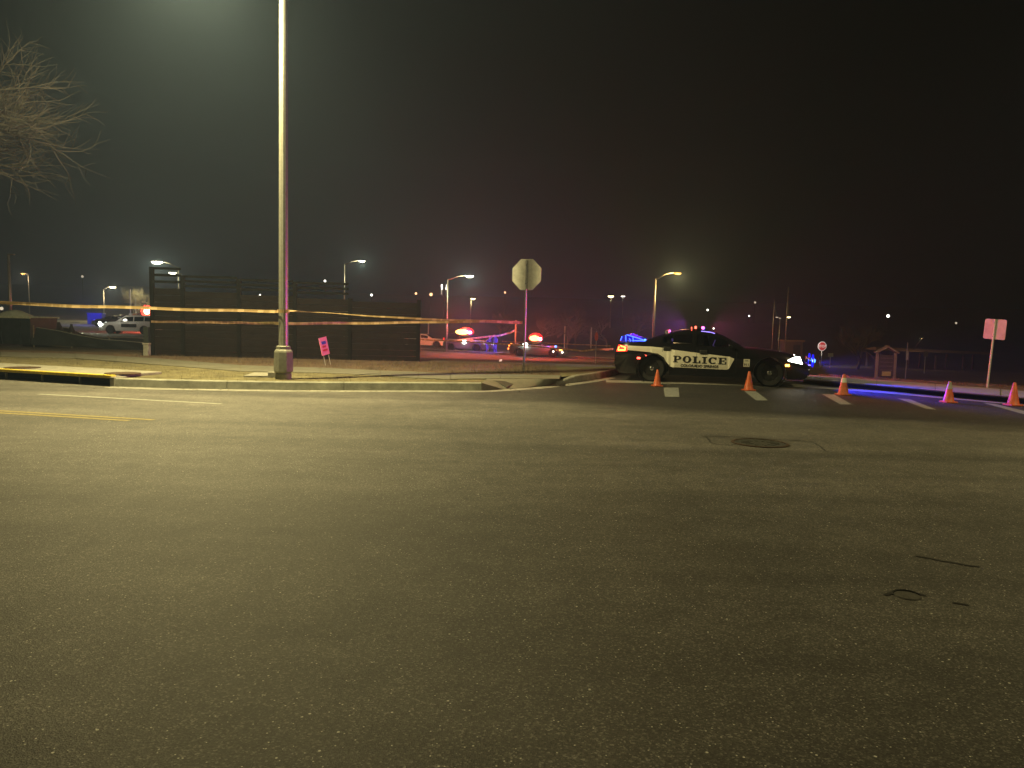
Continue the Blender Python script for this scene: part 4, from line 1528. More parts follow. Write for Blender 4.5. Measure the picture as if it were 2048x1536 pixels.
lamp('deck_blue', 'POINT', (-LX + .5, -.3, 1.18), 3, (.05, .08, 1), pc, .03)
lamp('tail_red', 'POINT', (-LX - .15, -.5, .85), 8, (1, .08, .04), pc, .05)
lamp('marker_red', 'POINT', (-LX + .68, -1.02, .62), 1.0, (1, .05, .03), pc, .02)
lamp('marker_amber', 'POINT', (LX - .55, -1.0, .57), 1.0, (1, .45, .05), pc, .02)

# ---- distant vehicles
def far_vehicle(name, label, cat, px, py, Y, rz, spec, paint, group=None, paint2=None):
    p = at(px, py, Y)
    z = gz(p.x, Y) + .03
    return build_car(name, label, cat, (p.x, Y, z), rz, spec, paint, group, False, paint2)

# police SUV with big light bar, centre
sv, sc_ = far_vehicle('police_suv', 'police utility vehicle with a blazing red light bar beyond the thin light pole', 'police vehicle', 938, 703, 75, R(-28), SUV, M['paint_grey'], None, M['paint_black'])
MB().box((-.3, 0, 1.83), (.35, 1.3, .1)).build('light_bar', M['plastic'], sv)
MB().ball((-.35, 0, 1.90), .5, 18, 10, (1.2, 2.3, .85)).build('red_halo', glow('red_halo_glow', (1, .03, .025), 1.1), sv, True)  # oversized glowing shell added as the halo round the bar
MB().ball((-.3, -.85, 1.88), .34, 16, 10, (2.1, 1.2, .75)).build('red_module', G_REDW, sv, True)  # core enlarged to the size of its glare
MB().ball((.50, -.75, 1.85), .20, 12, 8, (1, 1, .7)).build('magenta_module', glow('violet_led', (.85, .35, 1), 22), sv, True)
for y in (-.7, .7):
    MB().ball((2.35, y, .93), .15, 12, 8, (.6, 1, .8)).build('headlight', G_WHITE, sv, True)
MB().ball((.05, -1.03, .95), .20, 12, 8, (1.1, .5, 1)).build('spot_light', G_WHITE, sv, True)
MB().box((-2.45, -.75, 1.1), (.06, .18, .3)).build('tail_light', G_TAILD, sv)
lamp('suv_red', 'POINT', (-.3, -.3, 2.35), 7500, (1, .09, .03), sv, .3)
lamp('suv_violet', 'POINT', (.5, -.6, 2.2), 400, (.65, .2, 1), sv, .2)
lamp('suv_flank_fill', 'POINT', (.2, -1.7, 1.7), 130, (1, .12, .05), sv, .2)  # added red fill beside the flank, without a fixture
lamp('suv_head', 'SPOT', (2.6, -.6, .95), 500, (.9, 1, .85), sv, .1, (1, -.1, -.1), R(60), .6)

# police sedan, right of the stop sign post
sd2, _ = far_vehicle('police_car', 'police sedan with a red light bar and open lit flank behind the stop sign post', 'police car', 1076, 713, 68.5, R(-14), CHARGER, M['paint_grey'], None, M['paint_black'])
MB().box((-.2, 0, 1.52), (.3, 1.2, .1)).build('light_bar', M['plastic'], sd2)
MB().ball((-.25, 0, 1.62), .5, 18, 10, (1.25, 1.9, .9)).build('red_halo', glow('red_halo_dim', (1, .03, .025), 1.1), sd2, True)  # glowing shell added as a halo, larger than the real bar
MB().ball((-.2, -.75, 1.60), .30, 14, 8, (1.5, 1.2, .8)).build('red_module', G_REDW, sd2, True)  # core swollen to take in its glare
MB().ball((.32, -.75, 1.55), .14, 12, 8).build('blue_module', glow('pale_blue_led', (.6, .55, 1), 16), sd2, True)
MB().ball((-.95, -1.02, 1.0), .22, 12, 8, (1, .5, 1)).build('spot_light', G_WHITE, sd2, True)
for x, z in ((-2.45, .9), (-2.5, .62), (-2.3, 1.0)):
    MB().ball((x, -.72, z), .10, 10, 6).build('tail_light', G_TAIL, sd2, True)
MB().box((2.05, -.86, .66), (.55, .06, .13)).build('amber_strip', glow('amber_strip_led', (1, .42, .08), 7), sd2)
MB().ball((1.75, -.92, .95), .10, 10, 6).build('blue_marker', G_BLUEW, sd2, True)
for x, z in ((1.55, .5), (2.35, .45)):
    MB().ball((x, -.9, z), .08, 8, 6).build('marker', G_DOT, sd2, True)
lamp('sedan_red', 'POINT', (-.2, -.5, 1.95), 6000, (1, .08, .03), sd2, .25)
lamp('sedan_blue', 'POINT', (1.0, -1.2, 1.8), 60, (.2, .12, 1), sd2, .15)
lamp('sedan_flank_fill', 'POINT', (1.2, -1.8, 1.3), 170, (1, .09, .04), sd2, .15)  # added red fill hanging off the sedan's side, no fixture
lamp('sedan_white', 'POINT', (-.95, -1.35, 1.0), 12, (.85, 1, .9), sd2, .15)
lamp('sedan_blue_side', 'SPOT', (-2.7, .2, 1.3), 2600, (.12, .07, 1), sd2, .15, (-.65, .75, -.06), R(60), .6)
lamp('sedan_tail', 'POINT', (-2.75, -.7, .8), 60, (1, .12, .05), sd2, .1)

# police SUV in the lot on the left, its headlights on
lv, _ = far_vehicle('police_suv', 'white police utility vehicle with its headlight on in the left lot', 'police vehicle', 262, 668, 71, R(188), SUV, M['paint_white'], None, M['paint_white'])
MB().ball((2.4, .75, .9), .22, 12, 8, (.6, 1, .85)).build('headlight', G_WHITE, lv, True)
MB().ball((2.4, -.75, .9), .16, 12, 8, (.6, 1, .8)).build('headlight', G_WHITE, lv, True)
MB().box((-.2, 0, 1.82), (.3, 1.3, .1)).build('light_bar', M['white_face'], lv)
for sgn in (1,):
    MB().box((-.15, .99, .78), (1.3, .02, .30)).build('dark_stripe', M['ink'], lv)
    MB().box((.2, .985, 1.02), (.5, .02, .2)).build('door_shield', G_DOTDIM if False else M['white_face'], lv)
lamp('suv_head_left', 'SPOT', (2.6, .6, .95), 1200, (.9, 1, .75), lv, .1, (1, .05, -.12), R(75), .7)
lamp('suv_side_left', 'POINT', (1.2, 3.2, 2.6), 90, (1, .95, .75), lv, .2)

# parked cars behind it and one left of the thin pole
far_vehicle('parked_car', 'pale parked car in front of the dark cars in the left lot', 'car', 222, 640, 100, R(175), SEDAN, M['paint_grey'])
far_vehicle('parked_car', 'dark parked car in the left lot between the pale and the red car', 'car', 245, 640, 104, R(178), SEDAN, M['paint_black'])
far_vehicle('parked_car', 'red parked car in the left lot under the red beacon', 'car', 270, 642, 98, R(172), SEDAN, M['paint_red'])
far_vehicle('parked_car', 'pale car parked by the right end of the dark wall', 'car', 852, 688, 84, R(-8), SEDAN, M['paint_white'])
p = at(193, 636, 105)
bb = empty('blue_bin', (p.x, 105, gz(p.x, 105)), .1, 'blue waste container standing at the back of the left lot', 'container')
MB().prism([(-.95, -.6), (.95, -.6), (.95, .6), (-.95, .6)], .1, 1.5).build('body', M['blue_bin'], bb, bevel=.03)
MB().box((0, 0, 1.56), (2.0, 1.3, .1)).build('lid', M['blue_bin'], bb, bevel=.02)
for x in (-.7, .7):
    MB().box((x, -.62, .8), (.1, .06, 1.2)).build('rib', M['blue_bin'], bb)
lamp('bin_blue', 'POINT', (0, -3, 2.2), 260, (.12, .10, 1), bb, .2)

# ---- red beacon on a mast behind the wall
p = at(294.5, 622.5, 78)
bz = gz(p.x, 78)
bc = empty('warning_beacon', (p.x, 78, bz), 0, 'glowing red warning beacon on a mast at the left end of the wall', 'beacon')
MB().tube([(0, 0, 0), (0, 0, p.z - bz - .2)], .05, 8).build('mast', M['steel_dark'], bc)
MB().box((0, .12, p.z - bz), (.5, .16, .5)).build('housing', M['steel_dark'], bc, bevel=.04)
MB().lathe([(.60, -.10), (.57, .02), (0, .03)], 20, (0, 0, p.z - bz), 'y', caps=False).build('beacon_halo', glow('beacon_halo_glow', (1, .025, .02), 1.3), bc, True)  # glowing dish added as the red halo round the lens
MB().ball((0, -.08, p.z - bz), .32, 14, 8, (1, .5, 1)).build('lens', glow('beacon_lens', (1, .30, .16), 40), bc, True)
lamp('beacon_red', 'POINT', (0, -.35, p.z - bz), 700, (1, .05, .03), bc, .15)

# ================================================================== PEOPLE
def person(loc, rz, joints, edges, radii, label, head, hands=()):
    me = bpy.data.meshes.new('person')
    me.from_pydata(joints, edges, [])
    o = bpy.data.objects.new('person', me)
    COL.objects.link(o)
    sk = o.modifiers.new('skin', 'SKIN')
    for i, sv_ in enumerate(me.skin_vertices[0].data):
        sv_.radius = radii[i]
        sv_.use_root = (i == 0)
    o.modifiers.new('sub', 'SUBSURF').levels = 2
    o.modifiers['sub'].render_levels = 2
    dg = bpy.context.evaluated_depsgraph_get()
    me2 = bpy.data.meshes.new_from_object(o.evaluated_get(dg))
    bpy.data.objects.remove(o)
    o = bpy.data.objects.new('person', me2)
    COL.objects.link(o)
    me2.name = 'person'
    me2.materials.clear()
    me2.materials.append(M['cloth_navy'])
    me2.materials.append(M['skin'])
    me2.materials.append(M['rubber'])
    hv = Vector(head)
    for p_ in me2.polygons:
        p_.use_smooth = True
        c_ = p_.center
        if (c_ - hv).length < .155: p_.material_index = 1
        elif any((c_ - Vector(h)).length < .11 for h in hands): p_.material_index = 1
        elif c_.z < .1: p_.material_index = 2
    o.location = loc
    o.rotation_euler = (0, 0, rz)
    tag(o, label, 'person')
    MB().ball((hv.x + .0, hv.y + .025, hv.z + .035), .118, 12, 8, (.88, 1.0, 1.0)).build('hair', M['hair'], o, True)
    return o
E = [(0, 1), (1, 2), (2, 3), (3, 4), (4, 5), (2, 6), (6, 7), (7, 8), (8, 9), (2, 10), (10, 11), (11, 12), (12, 13), (0, 14), (14, 15), (15, 16), (16, 17), (0, 18), (18, 19), (19, 20), (20, 21)]
rad = [(.15, .12), (.15, .11), (.17, .11), (.065, .065), (.095, .105), (.075, .085), (.075, .07), (.055, .055), (.042, .042), (.04, .03), (.075, .07), (.055, .055), (.042, .042), (.04, .03),
       (.095, .10), (.07, .07), (.048, .05), (.045, .04), (.095, .10), (.07, .07), (.048, .05), (.045, .04)]
stand = [(0, 0, .98), (0, 0, 1.18), (0, 0, 1.40), (0, 0, 1.52), (0, -.02, 1.64), (0, -.02, 1.74), (-.19, 0, 1.42), (-.24, .03, 1.14), (-.20, -.12, .93), (-.17, -.18, .86), (.19, 0, 1.42), (.25, .02, 1.14), (.22, -.10, .92), (.20, -.15, .84),
         (-.10, 0, .88), (-.11, -.02, .50), (-.12, .02, .10), (-.13, -.13, .04), (.10, 0, .88), (.12, -.03, .50), (.13, .02, .10), (.15, -.13, .04)]
lean = [(0, .15, .92), (0, .02, 1.08), (0, -.18, 1.24), (0, -.28, 1.34), (0, -.36, 1.43), (0, -.42, 1.51), (-.19, -.18, 1.24), (-.23, -.34, 1.02), (-.16, -.48, .84), (-.13, -.53, .78), (.19, -.18, 1.24), (.24, -.32, 1.00), (.18, -.48, .82), (.15, -.53, .76),
        (-.10, .14, .83), (-.13, -.04, .48), (-.14, .06, .10), (-.16, -.09, .04), (.10, .14, .83), (.14, .0, .48), (.15, .12, .10), (.18, -.03, .04)]
p = at(990, 706, 72.5); person((p.x, 72.5, gz(p.x, 72.5) + .03), R(-40), stand, E, rad, 'person in dark uniform standing upright right of the stooping one', (0, -.02, 1.68), [(-.17, -.18, .86), (.20, -.15, .84)])
p = at(974, 705, 72.8); person((p.x, 72.8, gz(p.x, 72.8) + .03), R(70), lean, E, rad, 'person in dark uniform stooping towards the standing one', (0, -.38, 1.47), [(-.13, -.53, .78), (.15, -.53, .76)])

# ================================================================== FAR STREET LAMPS AND POLES
def far_lamp(px_base, py_top, px_head, py_head, Y, lens_m, label, power=0, color=(1, .9, .6), head=.3, base_py=None, rad_=.09, pole_m=None):
    p = at(px_base, py_top, Y)
    z0 = gz(p.x, Y)
    root = empty('street_lamp', (p.x, Y, z0), 0, label, 'street lamp', 'street lamps in the distance')
    h = p.z - z0
    MB().tube([(0, 0, 0), (0, 0, h)], [rad_, rad_ * .7], 10).build('pole', pole_m or M['galv'], root, True)
    hd = at(px_head, py_head, Y)
    dx, dz = hd.x - p.x, hd.z - z0
    if abs(dx) > .05:
        MB().tube([(0, 0, h - .1), (dx * .45, 0, h + (dz - h) * .75), (dx * .9, 0, dz + .03)], [rad_ * .6, rad_ * .5, rad_ * .45], 8).build('arm', pole_m or M['galv'], root, True)
    hh = MB().lathe([(head * .3, head * .5), (head * .9, head * .25), (head, 0)], 14, (dx, 0, dz), caps=False)
    hh.v = [(dx + (v[0] - dx) * 1.5, v[1], v[2]) for v in hh.v]
    hobj = hh.build('head', M['base'], root, True)
    MB().ball((dx, 0, dz - head * .1), head, 14, 8, (1.45, .9, .6)).build('lens', lens_m, hobj, True)
    if power:
        lamp('street_lamp_light', 'POINT', (dx, -.15, dz - head - .1), power, color, root, .15)
    return root
far_lamp(895, 558, 939, 551.5, 74, G_LAMPW, 'thin street lamp with a pale green head left of the stop sign', 1300, (1, .95, .55), .27)
far_lamp(1311, 557, 1355, 545.5, 66, G_LAMPO, 'street lamp with an orange head behind the police car roof', 2200, (1, .66, .22), .22, rad_=.11)
far_lamp(357, 535, 314, 523, 110, G_LAMPW, 'street lamp with a big white head above the left end of the wall', 3000, (1, .88, .48), .55)
far_lamp(689, 528, 724, 521.5, 100, G_LAMPW, 'street lamp with a small white head beside the bare tree beyond the wall', 1300, (1, .9, .48), .28)
far_lamp(57, 549, 46, 546.5, 125, G_LAMPO, 'small warm street lamp near the left edge', 600, (1, .7, .4), .25)
far_lamp(207, 578, 225, 573.5, 118, G_LAMPY, 'warm street lamp left of the lit bare tree', 1500, (1, .75, .4), .35)
far_lamp(362, 546, 345, 545, 150, G_LAMPW, 'white street lamp seen between the wall rails', 0, (1, 1, 1), .5)
far_lamp(942, 600, 946, 597, 150, G_LAMPY, 'small yellow street lamp between the thin lamp and the stop sign', 300, (1, .8, .4), .32)
far_lamp(1222, 596, 1222, 592, 160, G_LAMPY, 'yellow street lamp left of the orange lamp in the dark', 0, (1, 1, 1), .42)
far_lamp(1246, 596, 1246, 592, 165, G_DOT, 'small white lamp beside the yellow lamp in the dark', 0, (1, 1, 1), .32)
far_lamp(1577, 575, 1578, 634, 60, G_LAMPY, 'tall thin pole with a small lamp beyond the bonnet of the police car', 0, (1, .9, .8), .09, rad_=.045)
lq = at(1578, 634, 59.6)
lamp('sign_fill', 'SPOT', lq, 2200, (1, .92, .85), None, .08, (c1 + c2) / 2 - lq, R(22), .6)  # added spot brightening the far sign like retroreflection; no such fixture
far_lamp(1549, 600, 1554, 634, 60, G_DOTDIM, 'tall thin pole with a dim lamp left of the taller thin pole', 0, (1, 1, 1), .08, rad_=.035)
far_lamp(1560, 636, 1560, 636, 66, G_DOTDIM, 'short thin pole between the two tall thin poles', 0, (1, 1, 1), .06, rad_=.035)
for px, py, Y, mm, sz, lab in ((165, 553, 200, G_DOTDIM, .3, 'faint lamp in the dark above the left lot'), (520, 590, 190, G_DOT, .22, 'tiny white lamp seen over the wall left of the light pole'),
                               (650, 562, 190, G_DOT, .28, 'tiny white lamp left of the bare tree beyond the wall'), (743, 590, 190, G_DOT, .30, 'tiny white lamp low over the right part of the wall'),
                               (832, 587, 210, G_DOTO, .30, 'dim warm lamp just right of the wall'), (862, 589, 210, G_DOTO, .42, 'brighter warm lamp between the wall and the thin street lamp'),
                               (1010, 585, 220, G_DOTO, .25, 'dim warm lamp left of the octagonal sign'), (1415, 620, 180, G_DOT, .22, 'tiny white lamp above the windshield of the police car'),
                               (1498, 632, 180, G_DOT, .20, 'tiny white lamp above the bonnet of the police car'), (1510, 605, 190, G_DOTDIM, .25, 'faint lamp high above the bonnet of the police car'),
                               (1776, 632, 180, G_DOT, .35, 'bright white lamp high above the kiosk'), (1912, 646, 190, G_DOTDIM, .25, 'faint lamp left of the square sign'),
                               (4, 617, 60, G_DOTDIM, .13, 'pale lamp above the dark skip at the left edge')):
    p = at(px, py, Y)
    z0 = gz(p.x, Y)
    r_ = empty('distant_lamp', (p.x, Y, z0), 0, lab, 'lamp', 'small lamps in the distance')
    hh = max(.6, p.z - z0)
    MB().tube([(0, 0, 0), (0, 0, hh)], .05, 6).build('pole', M['steel_dark'], r_)
    MB().ball((0, -.06, hh), sz, 10, 6).build('globe', mm, r_, True)
# twin floodlights
p = at(888, 590, 170)
z0 = gz(p.x, 170)
tw_ = empty('floodlight_mast', (p.x, 170, z0), 0, 'mast with two tall white floodlights left of the thin street lamp', 'floodlight')
MB().tube([(0, 0, 0), (0, 0, p.z - z0 + 2)], .12, 8).build('mast', M['steel_dark'], tw_)
for dx in (-.55, .55):
    for k in range(4):
        MB().box((dx + random.uniform(-.12, .12), -.1, p.z - z0 + 2.0 - k * .55), (.34 - .05 * k, .1, .5)).build('lamp_panel', G_DOT if k < 2 else G_DOTDIM, tw_)
# unlit pole on the far left and thin posts
p = at(17, 510, 40); z0 = gz(p.x, 40)
up = empty('utility_pole', (p.x, 40, z0), 0, 'unlit grey pole with a small head at the left edge', 'pole')
hh = p.z - z0
MB().tube([(0, 0, 0), (0, 0, hh)], [.085, .06], 10).build('shaft', M['galv'], up, True)
MB().box((.14, 0, hh + .03), (.34, .12, .07)).build('head', M['galv'], up, bevel=.02)
MB().box((.0, -.08, at(17, 608, 40).z - z0), (.24, .1, .26)).build('box', M['galv'], up, bevel=.02)
for px, y0_, Y, lab in ((260, 578, 108, 'pale thin post beside the trunk of the lit bare tree'), (271, 596, 112, 'short faint post just right of the pale thin post'), (1130, 652, 90, 'faint thin post behind the flashing sedan'), (1183, 655, 92, 'faint thin post left of the orange marker'), (857, 645, 95, 'thin post over the pale car by the wall')):
    p = at(px, y0_, Y); z0 = gz(p.x, Y)
    r_ = empty('thin_post', (p.x, Y, z0), 0, lab, 'post')
    MB().tube([(0, 0, 0), (0, 0, p.z - z0)], .08, 8).build('shaft', M['post'], r_)

# ================================================================== LEFT: skip, fabric fences, cones
p = at(36, 690, 31); z0 = gz(p.x, 31)
sk = empty('skip', (p.x - .35, 31.6, z0), R(-6), 'dark steel skip with rims painted pale as lit and a tarpaulin hump at the left edge', 'skip')
MB().add([(-1.4, -.7, .1), (1.05, -.7, .1), (1.15, -.8, 1.16), (-1.6, -.8, 1.16), (-1.4, .7, .1), (1.05, .7, .1), (1.15, .8, 1.16), (-1.6, .8, 1.16)], [(0, 1, 2, 3), (5, 4, 7, 6), (1, 5, 6, 2), (4, 0, 3, 7), (0, 4, 5, 1)]).build('body', M['steel_dark'], sk, bevel=.02)
for yy in (-.83, .83):
    MB().box((-.22, yy, 1.17), (2.8, .07, .07)).build('rim', M['rim_lit'], sk, bevel=.01)
MB().box((-.85, -.80, .76), (1.2, .05, .06)).build('rim', M['rim_lit'], sk, bevel=.01)
tp_ = MB()
for i in range(13):
    for j in range(7):
        u, v = i / 12, j / 6
        z = 1.12 + .34 * (math.sin(math.pi * u) ** .6) * (math.sin(math.pi * v) ** .7) + random.uniform(-.02, .02)
        tp_.v.append((-.8 + 1.3 * u, -.6 + 1.2 * v, z))
for i in range(12):
    for j in range(6):
        a = i * 7 + j
        tp_.f.append((a, a + 7, a + 8, a + 1))
tag(tp_.build('tarpaulin', M['tarp'], sk, True))
for k in range(3):
    MB().box((-.9 + .8 * k, -.78, .6), (.06, .06, 1.0)).build('rib', M['steel_dark'], sk)

def silt_fence(top, bot, Y, label, nm='silt_fence'):
    root = empty(nm, at(top[0][0], bot[0][1], Y), 0, label, 'fence')
    o0 = root.location.copy()
    T_ = resample([at(px, py, Y + .01 * i) for i, (px, py) in enumerate(top)], .15)
    B2 = resample([at(px, py, Y + .01 * i) for i, (px, py) in enumerate(bot)], .15)
    n_ = min(len(T_), len(B2))
    T_ = [T_[int(i * (len(T_) - 1) / (n_ - 1))] for i in range(n_)]
    B2 = [B2[int(i * (len(B2) - 1) / (n_ - 1))] for i in range(n_)]
    mb = MB()
    for a, b_ in zip(T_, B2):
        for k in range(5):
            p_ = b_.lerp(a, k / 4) - o0
            wv_ = .04 * math.sin(p_.x * 5 + k) * math.sin(math.pi * k / 4)
            mb.v += [(p_.x, p_.y - .012 + wv_, p_.z)]
    for i in range(n_ - 1):
        for k in range(4):
            a = i * 5 + k
            mb.f.append((a, a + 5, a + 6, a + 1))
    mb.build('fabric', M['fabric'], root, True)
    MB().tube([p_ - o0 + Vector((0, -.03, 0)) for p_ in T_], .016, 6).build('hem', M['fabric_edge_lit'], root, True)
    step = max(1, int(1.6 / .15))
    for i in range(0, n_, step):
        a, b_ = T_[i] - o0, B2[i] - o0
        MB().box(((a.x + b_.x) / 2, a.y + .03, (a.z + b_.z) / 2 - .05), (.035, .035, a.z - b_.z + .25)).build('stake', M['wood'], root)
    return root
silt_fence([(73, 654.5), (115, 661), (160, 671), (205, 678.5), (250, 682), (290, 685.5)], [(60, 690), (115, 691), (160, 694), (205, 697), (250, 699), (290, 701)], 30.5, 'black fabric fence with a hem painted pale as lit sagging from the skip to the wall')
silt_fence([(76, 651), (110, 652.5), (142, 657), (165, 668), (200, 674.5), (250, 675), (290, 676.5)], [(76, 672), (110, 676), (142, 680), (165, 684), (200, 688), (250, 690), (290, 692)], 33, 'black fabric fence behind the front one, higher at its left end')
for i, (px, py, lab) in enumerate(((96, 653, 'dark traffic cone nearest the skip, seen over the black fence'), (117, 656, 'dark traffic cone in the middle of three over the black fence'), (143, 664, 'dark traffic cone farthest from the skip, over the black fence'))):
    p = at(px, py, 32.5)
    z0 = p.z - .15
    h = [.36, .28, .36][i]
    dc = empty('traffic_cone', (p.x, p.y, z0), 0, lab, 'traffic cone', 'dark cones behind the black fabric fence')
    MB().lathe([(.17, .12), (.10, .28), (.055, .30 + .1), (.05, .12 + h)], 14).build('body', M['shrub'], dc, True)
    MB().box((0, 0, .1), (.36, .36, .06)).build('base', M['shrub'], dc)
    # cones stand on a soil bank that the fence holds back
bank = MB()
tb = [(60, 662), (110, 662), (150, 672), (200, 684), (260, 692)]
for px, py in tb:
    a = at(px, py, 32.2); b_ = at(px, py, 32.2)
    bank.v += [(a.x, 31.6, gz(a.x, 31.6) - .05), (a.x, 32.3, a.z), (a.x, 33.0, a.z), (a.x, 34.2, gz(a.x, 34.2) - .05)]
for i in range(len(tb) - 1):
    for k in range(3):
        a = i * 4 + k
        bank.f.append((a, a + 4, a + 5, a + 1))
struct('soil_bank', bank, M['soil'], smooth=True)

# ================================================================== RIGHT: kiosk, small signs, sheds
p = at(1770, 762, 27)
kz = p.z
kx0, kx1 = at(1752, 760, 27).x - p.x, at(1787, 764, 27).x - p.x
ks = empty('notice_kiosk', (p.x, 27, gz(p.x, 27)), R(-3), 'small timber notice kiosk with two posts and a gabled top', 'kiosk')
kt = at(1770, 706, 27).z - gz(p.x, 27)
for x in (kx0, kx1):
    MB().box((x, 0, kt / 2 - .05), (.085, .085, kt + .1)).build('post', M['wood'], ks, bevel=.008)
apex = kt + .17
for s_, x in ((1, kx0), (-1, kx1)):
    d = Vector((0 - x + 0, 0, apex - kt))
    mid_ = Vector((x / 2 - s_ * .02, 0, (kt + apex) / 2 + .04))
    ln = math.hypot(x, apex - kt) + .14
    MB().box(mid_, (ln, .22, .05), Matrix.Rotation(-math.atan2(apex - kt, -x), 3, 'Y')).build('roof_slope', M['wood'], ks)
bdm = mat('notice_board', (.06, .045, .02), .7, scale=6, var=.3)
bd = MB().box((0, -.0, kt * .56), (kx1 - kx0 - .12, .04, kt * .74)).build('board', bdm, ks)
for k in range(4):
    MB().box((0, -.024, kt * (.40 + .14 * k)), (kx1 - kx0 - .2, .008, .012)).build('batten', M['wood'], bd)
MB().box((0.02, -.025, kt * .27), (.30, .01, .16)).build('notice', mat('old_notice', (.35, .30, .10), .7, var=.3), bd)

def small_sign(px, py_c, py_base, Y, w_, h_, m_, label, rz=0, tall=None):
    p = at(px, py_base, Y)
    z0 = gz(p.x, Y)
    root = empty('small_sign', (p.x, Y, z0), rz, label, 'sign')
    zc_ = at(px, py_c, Y).z - z0
    zt = zc_ + h_ / 2 if tall is None else at(px, tall, Y).z - z0
    MB().tube([(0, 0, 0), (0, 0, zt)], .022, 6).build('post', M['post'], root)
    MB().box((0, -.035, zc_), (w_, .01, h_)).build('panel', m_, root, bevel=.003)
    return root
small_sign(1660, 710, 726, 60, .40, .28, M['white_face'], 'small plain panel low on a post right of the red stop sign')
small_sign(1639, 716, 728, 58, .2, .32, mat('sign_blue', (.03, .05, .35), .4, var=.1), 'small blue sign under the red stop sign')
small_sign(1812, 711, 737, 32, .10, .36, M['alum'], 'narrow upright panel on a thin post right of the kiosk', 0, 685)
small_sign(1849, 708, 735, 45, .26, .30, M['wood'], 'small dull panel on a post under the long shed roof')
# long low shed with a warm lit roof edge
p = at(1850, 722, 64); z0 = gz(p.x, 64)
shd = empty('picnic_shelter', (p.x, 64, z0), R(-2), 'long low shelter roof glowing warm behind the kiosk', 'shelter')
xl, xr_ = at(1738, 700, 64).x - p.x, at(1975, 700, 64).x - p.x
zt = at(1800, 698, 64).z - z0
rf = MB()
rf.add([(xl, -1.6, zt - .1), (xr_, -1.6, zt - .25), (xr_, 0, zt - .08), (xl + .6, 0, zt + .14), (xl, 1.6, zt - .1), (xr_, 1.6, zt - .25)], [(0, 1, 2, 3), (3, 2, 5, 4), (0, 3, 4), (1, 5, 2)])
rf.build('roof', M['roof'], shd)
for i in range(5):
    for y in (-1.3, 1.3):
        x = xl + .5 + (xr_ - xl - 1) * i / 4
        MB().box((x, y, zt / 2 - .2), (.12, .12, zt - .35)).build('post', M['shed'], shd)
lamp('shelter_lamp', 'POINT', (xl * .35, -2.6, zt + .9), 45, (1, .62, .25), shd, .1)
MB().box((xl * .35, -2.6, zt + 1.0), (.2, .2, .08)).build('lamp_head', M['steel_dark'], shd)
MB().tube([(xl * .35, -1.4, zt + .02), (xl * .35, -2.6, zt + .98)], .02, 6).build('lamp_arm', M['steel_dark'], shd)
p = at(1582, 690, 78); z0 = gz(p.x, 78)
hb_ = empty('park_building', (p.x, 78, z0), R(-5), 'low brown building beyond the bonnet of the police car', 'building')
MB().box((0, 0, .85), (1.7, 2, 1.7)).build('wall', M['shed'], hb_)
MB().prism([(-1, -1.2), (1, -1.2), (1, 1.2), (-1, 1.2)], 1.7, 1.86).build('roof', M['roof'], hb_)
MB().box((.3, -1.01, .7), (.7, .04, 1.4)).build('door', M['steel_dark'], hb_)
# litter on the grass
p = at(998, 737.5, 26); 
lt = MB().add([(p.x, 26, gz(p.x, 26) + .04), (p.x + .09, 26.02, gz(p.x, 26) + .05), (p.x + .10, 26.1, gz(p.x, 26) + .12), (p.x + .01, 26.08, gz(p.x, 26) + .1)], [(0, 1, 2, 3)])
tag(lt.build('litter', M['white_face']), 'scrap of white litter on the brown grass left of the sign post', 'litter')

# ================================================================== BARE TREES
def bare_tree(loc, H, spread, label, seed, levels=5, kids=(4, 5, 5, 4, 4), bark=None, twig=None, dens=1.0, up=.25, lift=0):
    rr = random.Random(seed)
    root = empty('bare_tree', loc, rr.uniform(0, 6), label, 'tree')
    tk, cr = MB(), MB()
    def grow(p, d, ln, r0, lev):
        pts, q = [p], p
        nseg = 4 if lev < 2 else 3
        dd = d.copy()
        for i in range(nseg):
            dd = (dd + Vector((rr.gauss(0, .22), rr.gauss(0, .22), rr.gauss(0, .17) + (.05 if lev < 3 else .02)))).normalized()
            q = q + dd * ln / nseg
            pts.append(q)
        rs_ = [r0 * (1 - .55 * i / nseg) for i in range(nseg + 1)]
        (tk if lev <= 1 else cr).tube(pts, rs_, 7 if lev == 0 else (5 if lev <= 1 else 3), cap=False)
        if lev >= levels: return
        nk = kids[lev]
        for k in range(nk):
            if rr.random() > dens and lev > 1: continue
            u = .35 + .65 * (k + rr.random()) / nk
            j = min(nseg - 1, int(u * nseg))
            b_ = pts[j].lerp(pts[j + 1], u * nseg - j)
            ax_ = dd.cross(Vector((rr.gauss(0, 1), rr.gauss(0, 1), rr.gauss(0, 1)))).normalized()
            an = rr.uniform(.45, 1.0) if lev else rr.uniform(.5, 1.05)
            nd = (Matrix.Rotation(an, 3, ax_) @ dd)
            nd = (nd + Vector((0, 0, up if lev < 2 else .06))).normalized()
            nd = Vector((nd.x * spread, nd.y * spread, nd.z)).normalized()
            grow(b_, nd, ln * rr.uniform(.55, .8), max(r0 * .5, .0045 if lev < 3 else .003), lev + 1)
        if lev:
            grow(pts[-1], dd, ln * .62, r0 * .42, lev + 1)
    if lift: tk.tube([(0, 0, -.1), (.03, 0, lift * .5), (0, 0, lift)], [H * .03, H * .026, H * .022], 9, cap=False)
    grow(Vector((0, 0, lift - .05)), Vector((0, 0, 1)), H * .30, H * .022, 0)
    tk.build('trunk', bark or M['bark'], root, True)
    cr.build('crown', twig or M['twig'], root)
    return root
tl_ = at(-345, 690, 23.0)
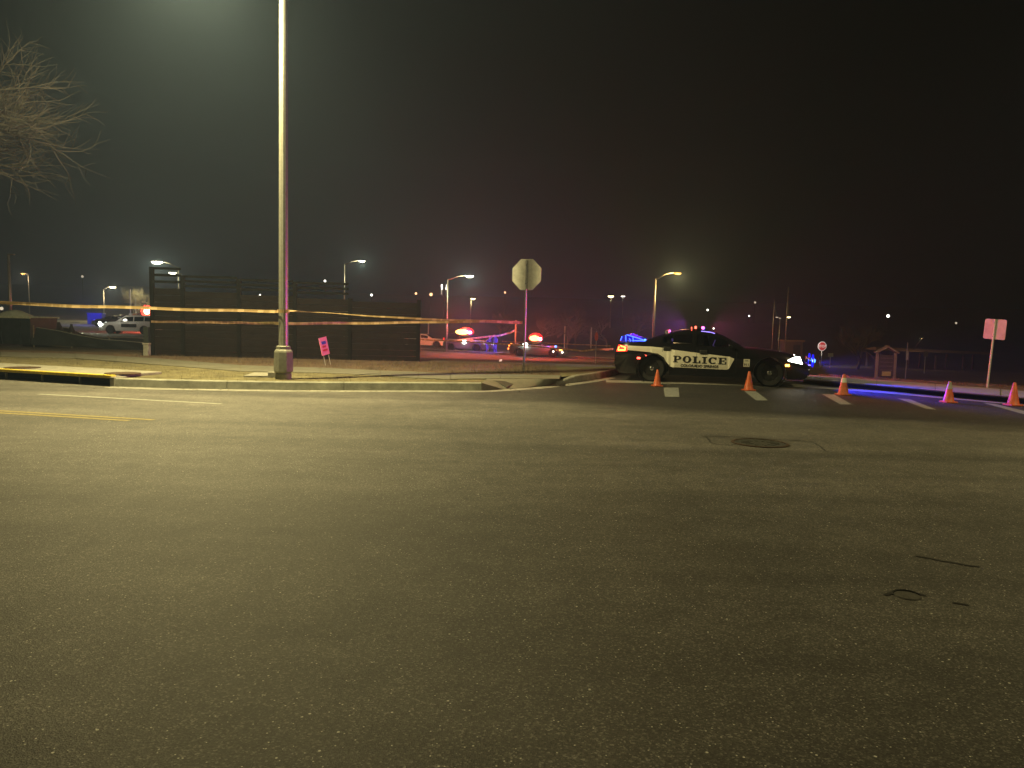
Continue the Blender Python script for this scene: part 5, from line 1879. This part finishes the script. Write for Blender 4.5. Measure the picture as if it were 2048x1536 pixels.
bare_tree((tl_.x, tl_.y, .12), 11.5, 1.1, 'bare winter tree reaching in from the left edge', 11, 5, (7, 5, 5, 5, 3), lift=3.3)
p = at(268, 640, 112); bare_tree((p.x, 112, gz(p.x, 112)), 8.6, 1.0, 'bare tree lit by the big white lamp over the wall end', 5, 4, (6, 5, 5, 4), M['bark_lit'], M['twig_lit'])
p = at(698, 640, 103); bare_tree((p.x, 103, gz(p.x, 103)), 7.6, 1.0, 'bare tree lit by the small white lamp beyond the wall', 8, 4, (6, 5, 5, 4), M['bark_lit'], M['twig_lit'])
p = at(1716, 728, 55); bare_tree((p.x, 55, gz(p.x, 55)), 5.6, 1.1, 'dim bare tree between the red stop sign and the kiosk', 14, 4, (6, 5, 5, 4), M['bark_far'], M['bark_far'])
for i, (px, Y, H, lab) in enumerate(((1085, 92, 7.5, 'dim bare tree behind the flashing sedan'), (1150, 97, 8.5, 'dim bare tree right of the flashing sedan'), (1215, 94, 7.0, 'dim bare tree above the tail of the police car'), (1000, 100, 7.5, 'dim bare tree behind the two people'), (1265, 100, 8.5, 'dim bare tree left of the orange street lamp'), (1135, 84, 5.5, 'low bare tree behind the flashing sedan roof'))):
    p = at(px, 660, Y)
    bare_tree((p.x, Y, gz(p.x, Y)), H, 1.1, lab, 30 + i, 4, (5, 5, 4, 3), M['bark_far'], M['bark_far'])

# ================================================================== HAZE (volume added to stand in for lens glare round the lamps)
hz = MB().box((0, 420, 12), (2260, 966, 31))
ho = hz.build('haze', bpy.data.materials.new('haze'))
hm = ho.data.materials[0]
hm.use_nodes = True
ht = hm.node_tree
ht.nodes.remove(ht.nodes['Principled BSDF'])
pv = ht.nodes.new('ShaderNodeVolumePrincipled')
pv.inputs['Color'].default_value = (.46, .66, 1.0, 1)
pv.inputs['Density'].default_value = HAZE_D
pv.inputs['Anisotropy'].default_value = .45
ht.links.new(pv.outputs[0], ht.nodes['Material Output'].inputs['Volume'])
tag(ho, None, None, None, 'stuff')
print('faces', sum(len(o.data.polygons) for o in COL.objects if o.type == 'MESH'), 'objects', len(COL.objects))
